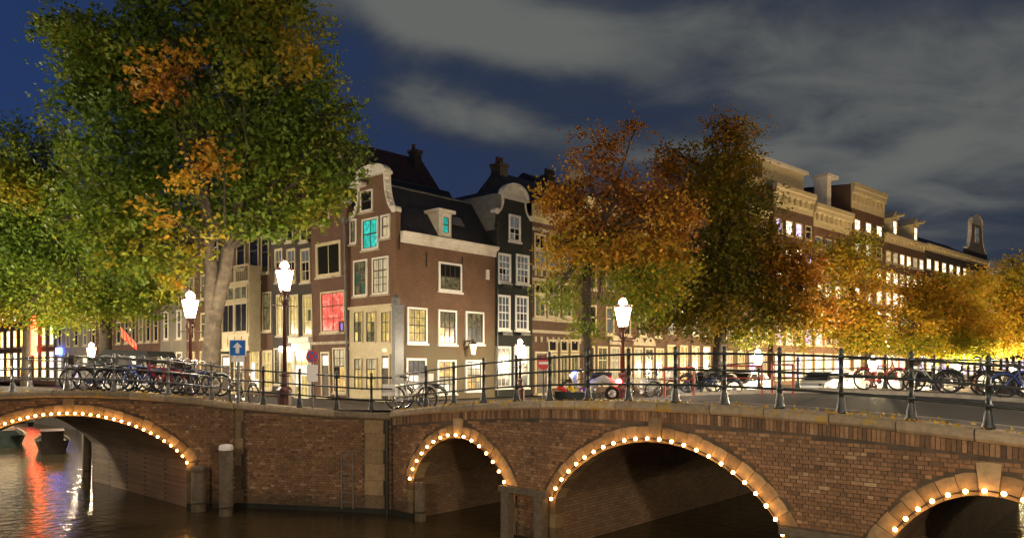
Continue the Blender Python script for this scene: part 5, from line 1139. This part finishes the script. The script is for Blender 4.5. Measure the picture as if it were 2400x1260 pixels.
# red bike racks
for px, Y, wr, lab in ((1592, 24.2, .47, 'red steel bike rack nearest the street lamp with the red tail light'), (1742, 24.6, .60, 'wider red steel bike rack below the low lantern'), (1834, 23.5, .32, 'narrow red steel bike rack furthest along the bridge')):
    x, y, z = spot(px, Y); o = thing('bike_rack', lab, 'bike rack', (x, y, z), R(-4), 'red bike racks on the bridge')
    for sg in (-1, 1): MB().tube([(sg * wr, 0, 0), (sg * wr, 0, .98)], .04, 6).build('post', M['rackred'], o)
    for zz, rr in ((.95, .03), (.55, .02)): MB().tube([(-wr, 0, zz), (wr, 0, zz)], rr, 6).build('bar', M['rackred'], o)
# flower box hung on the near rail
x, y, z = b3(6.3, .32); o = thing('flower_box', 'iron box of red, yellow and purple flowers behind the near rail', 'flower box', (x, y, z + .02), ANG_L)
MB().box(-.5, .5, -.12, .12, 0, .2).build('box', M['iron'], o)
fc = [mat('red petals', (.6, .04, .03)), mat('yellow petals', (.7, .5, .04)), mat('purple petals', (.25, .08, .45))]
for i in range(18): MB().ball((0, 0, 0), .05, 6, 4).build('flower', fc[i // 6], o, (-.45 + i * .053, random.uniform(-.08, .08), .23 + random.uniform(0, .07)))

# ------------------------------------------------------------------ signs
def post_sign(name, label, px, py, Y, zbase, pr=.035, pm='irongrey'):
    p = at(px, py, Y); o = thing(name, label, 'road sign', (p.x, p.y, zbase), R(random.uniform(-3, 3))); h = p.z - zbase
    MB().lathe([(pr, 0), (pr, h + .1)], 8).build('pole', M[pm], o); return o, h
o, h = post_sign('one_way_sign', 'blue square sign with white upward arrow on a grey pole', 559, 815, 22.35, 3.15, .045)
MB().box(-.25, .25, -.075, -.05, h - .25, h + .25).build('plate', M['signwhite'], o); MB().box(-.225, .225, -.082, -.076, h - .225, h + .225).build('field', M['signblue'], o)
MB().prism_y([(-.055, h - .16), (.055, h - .16), (.055, h + .02), (.145, h + .02), (0, h + .17), (-.145, h + .02), (-.055, h + .02)], -.09, -.0825).build('arrow', M['signwhite'], o)
MB().box(-.19, .19, -.075, -.05, h - .42, h - .27).build('under_plate', M['signwhite'], o)
o, h = post_sign('no_stopping_sign', 'round blue and red no stopping sign before the lit entrance', 733, 835, 22.4, 3.0)
disc = lambda r, y0, y1: MB().prism_y([(r * math.cos(2 * math.pi * i / 28), h + r * math.sin(2 * math.pi * i / 28)) for i in range(28)], y0, y1)
disc(.19, -.07, -.05).build('plate', M['signred'], o); disc(.15, -.078, -.071).build('field', M['signblue'], o)
for sg in (-1, 1): a = .022; c = .145 * .707; MB().prism_y([(-sg * c - a, h - c + (a if sg > 0 else -a)) if False else q for q in ([(-c + a, h - c - a), (c + a, h + c - a), (c - a, h + c + a), (-c - a, h - c + a)] if sg > 0 else [(c + a, h - c + a), (-c + a, h + c + a), (-c - a, h + c - a), (c - a, h - c - a)])], -.086 - .002 * sg, -.079).build('cross_bar', M['signred'], o)
MB().box(-.16, .16, -.07, -.05, h - .75, h - .25).build('under_plate', M['signwhite'], o)
o, h = post_sign('no_entry_sign', 'round red no entry sign with white bar before the near black house', 1274, 850, 22.0, 3.0)
MB().prism_y([(.2 * math.cos(2 * math.pi * i / 28), h + .2 * math.sin(2 * math.pi * i / 28)) for i in range(28)], -.07, -.05).build('plate', M['signred'], o); MB().box(-.14, .14, -.08, -.071, h - .035, h + .035).build('bar', M['signwhite'], o)
# red flag on a pole by the ribbon windowed house
p = at(285, 800, 46); o = thing('flag', 'red flag hanging from a slanting pole before tall windows', 'flag', (p.x, p.y, p.z), 0)
MB().tube([(-.1, 0, 1.0), (1.1, 0, -.3)], .03, 6).build('pole', M['darkwood'], o)
vs = []
for i in range(7):
    for j in range(5): k = i / 6; vs.append((-.05 + 1.0 * k, .08 * math.sin(i * 1.7 + j * .6), .9 - 1.05 * k - .14 * j * (1 - .3 * k)))
fl = MB().add(vs, [(i * 5 + j, (i + 1) * 5 + j, (i + 1) * 5 + j + 1, i * 5 + j + 1) for i in range(6) for j in range(4)]).build('cloth', M['flag'], o); fl.modifiers.new('thick', 'SOLIDIFY').thickness = .01

# ------------------------------------------------------------------ boats beyond the single arch
def boat(label, px, Y, L, w, hm, rz, cabin):
    p = at(px, 1000, Y); o = thing('boat', label, 'boat', (p.x, Y, 0), rz, 'boats moored behind the single arch')
    secs = [(-.5, .8, .62), (-.35, .95, .55), (0, 1, .52), (.3, .8, .6), (.5, .06, .8)]; vs = []; fs = []
    for x, k, z in secs: vs += [(x * L, -w / 2 * k, z), (x * L, -w / 2 * k * .7, -.2), (x * L, w / 2 * k * .7, -.2), (x * L, w / 2 * k, z)]
    for i in range(4): fs += [(i * 4 + j, (i + 1) * 4 + j, (i + 1) * 4 + j + 1, i * 4 + j + 1) for j in range(3)]
    fs += [(0, 1, 2, 3), (16, 19, 18, 17)]
    MB().add(vs, fs).build('hull', M[hm], o)
    MB().add([(x * L, s * w / 2 * k * .93, z - .06) for x, k, z in secs for s in (-1, 1)], [(2 * i, 2 * i + 2, 2 * i + 3, 2 * i + 1) for i in range(4)]).build('deck', M['darkwood'], o)
    for s in (-1, 1): MB().tube([(x * L, s * w / 2 * k, z + .02) for x, k, z in secs], .05, 6).build('gunwale', M['stone'], o)
    if cabin:
        c = MB().box(-.32 * L, .12 * L, -w * .32, w * .32, .47, 1.0).box(-.34 * L, .15 * L, -w * .35, w * .35, 1.002, 1.05).build('cabin', M['darkwood'], o)
        for i in range(4): MB().box(-.29 * L + i * .1 * L, -.21 * L + i * .1 * L, -w * .32 - .02, -w * .32, .7, .95).build('window', M['white'], c)
    else: MB().prism_x([(-.4 * w, .5), (.4 * w, .5), (.2 * w, .85), (-.2 * w, .85)], -.35 * L, .25 * L).build('cover', M['door'], o)
boat('open tour boat with pale gunwale and cabin seen under the single arch', 122, 38.5, 3.9, 1.5, 'darkwood', math.atan2(VB.y, VB.x), True)
boat('small boat with dark green cover at the frame edge under the arch', 20, 41.5, 4.2, 1.6, 'door', math.atan2(VB.y, VB.x), False)


# neon of the shops far along the canal
p = Face(lrow(63), ANG_L, GZ); o = thing('shop_sign', 'glowing red shop sign far along the canal behind the slim trunk', 'shop sign', (*lrow(58), GZ), ANG_L)
MB().box(0, 1.3, -.45, -.05, 2.9, 7.5).build('light_box', M['neonred'], o)
o = thing('shop_sign', 'small blue and white shop sign far along the canal', 'shop sign', (*lrow(50), GZ), ANG_L)
MB().box(0, .8, -.35, -.05, 2.9, 3.5).build('light_box', M['bluelamp'], o)

# yellow leaves that have come down on the copings and the pavement
P = []
for _ in range(420):
    s = random.uniform(0, 18); q = Vector((-3.4, 21.6)) - V * s + U * random.choice([random.uniform(-.06, .3), random.uniform(.3, 1.5), random.uniform(-.05, .1)]); P.append((q.x, q.y, top3(s) + (.012 if (q - (Vector((-3.4, 21.6)) - V * s)).length < .37 else -.018)))
for _ in range(160): x = random.uniform(6, 17.4); P.append((x - 26, 22.65 + random.uniform(-.06, .33), top1(x) + .012))
P = np.array(P); lm_ = leaf_mesh(P, .09, RNG.normal(.72, .08, len(P)))
tag(link('fallen_leaves', lm_), kind='stuff')
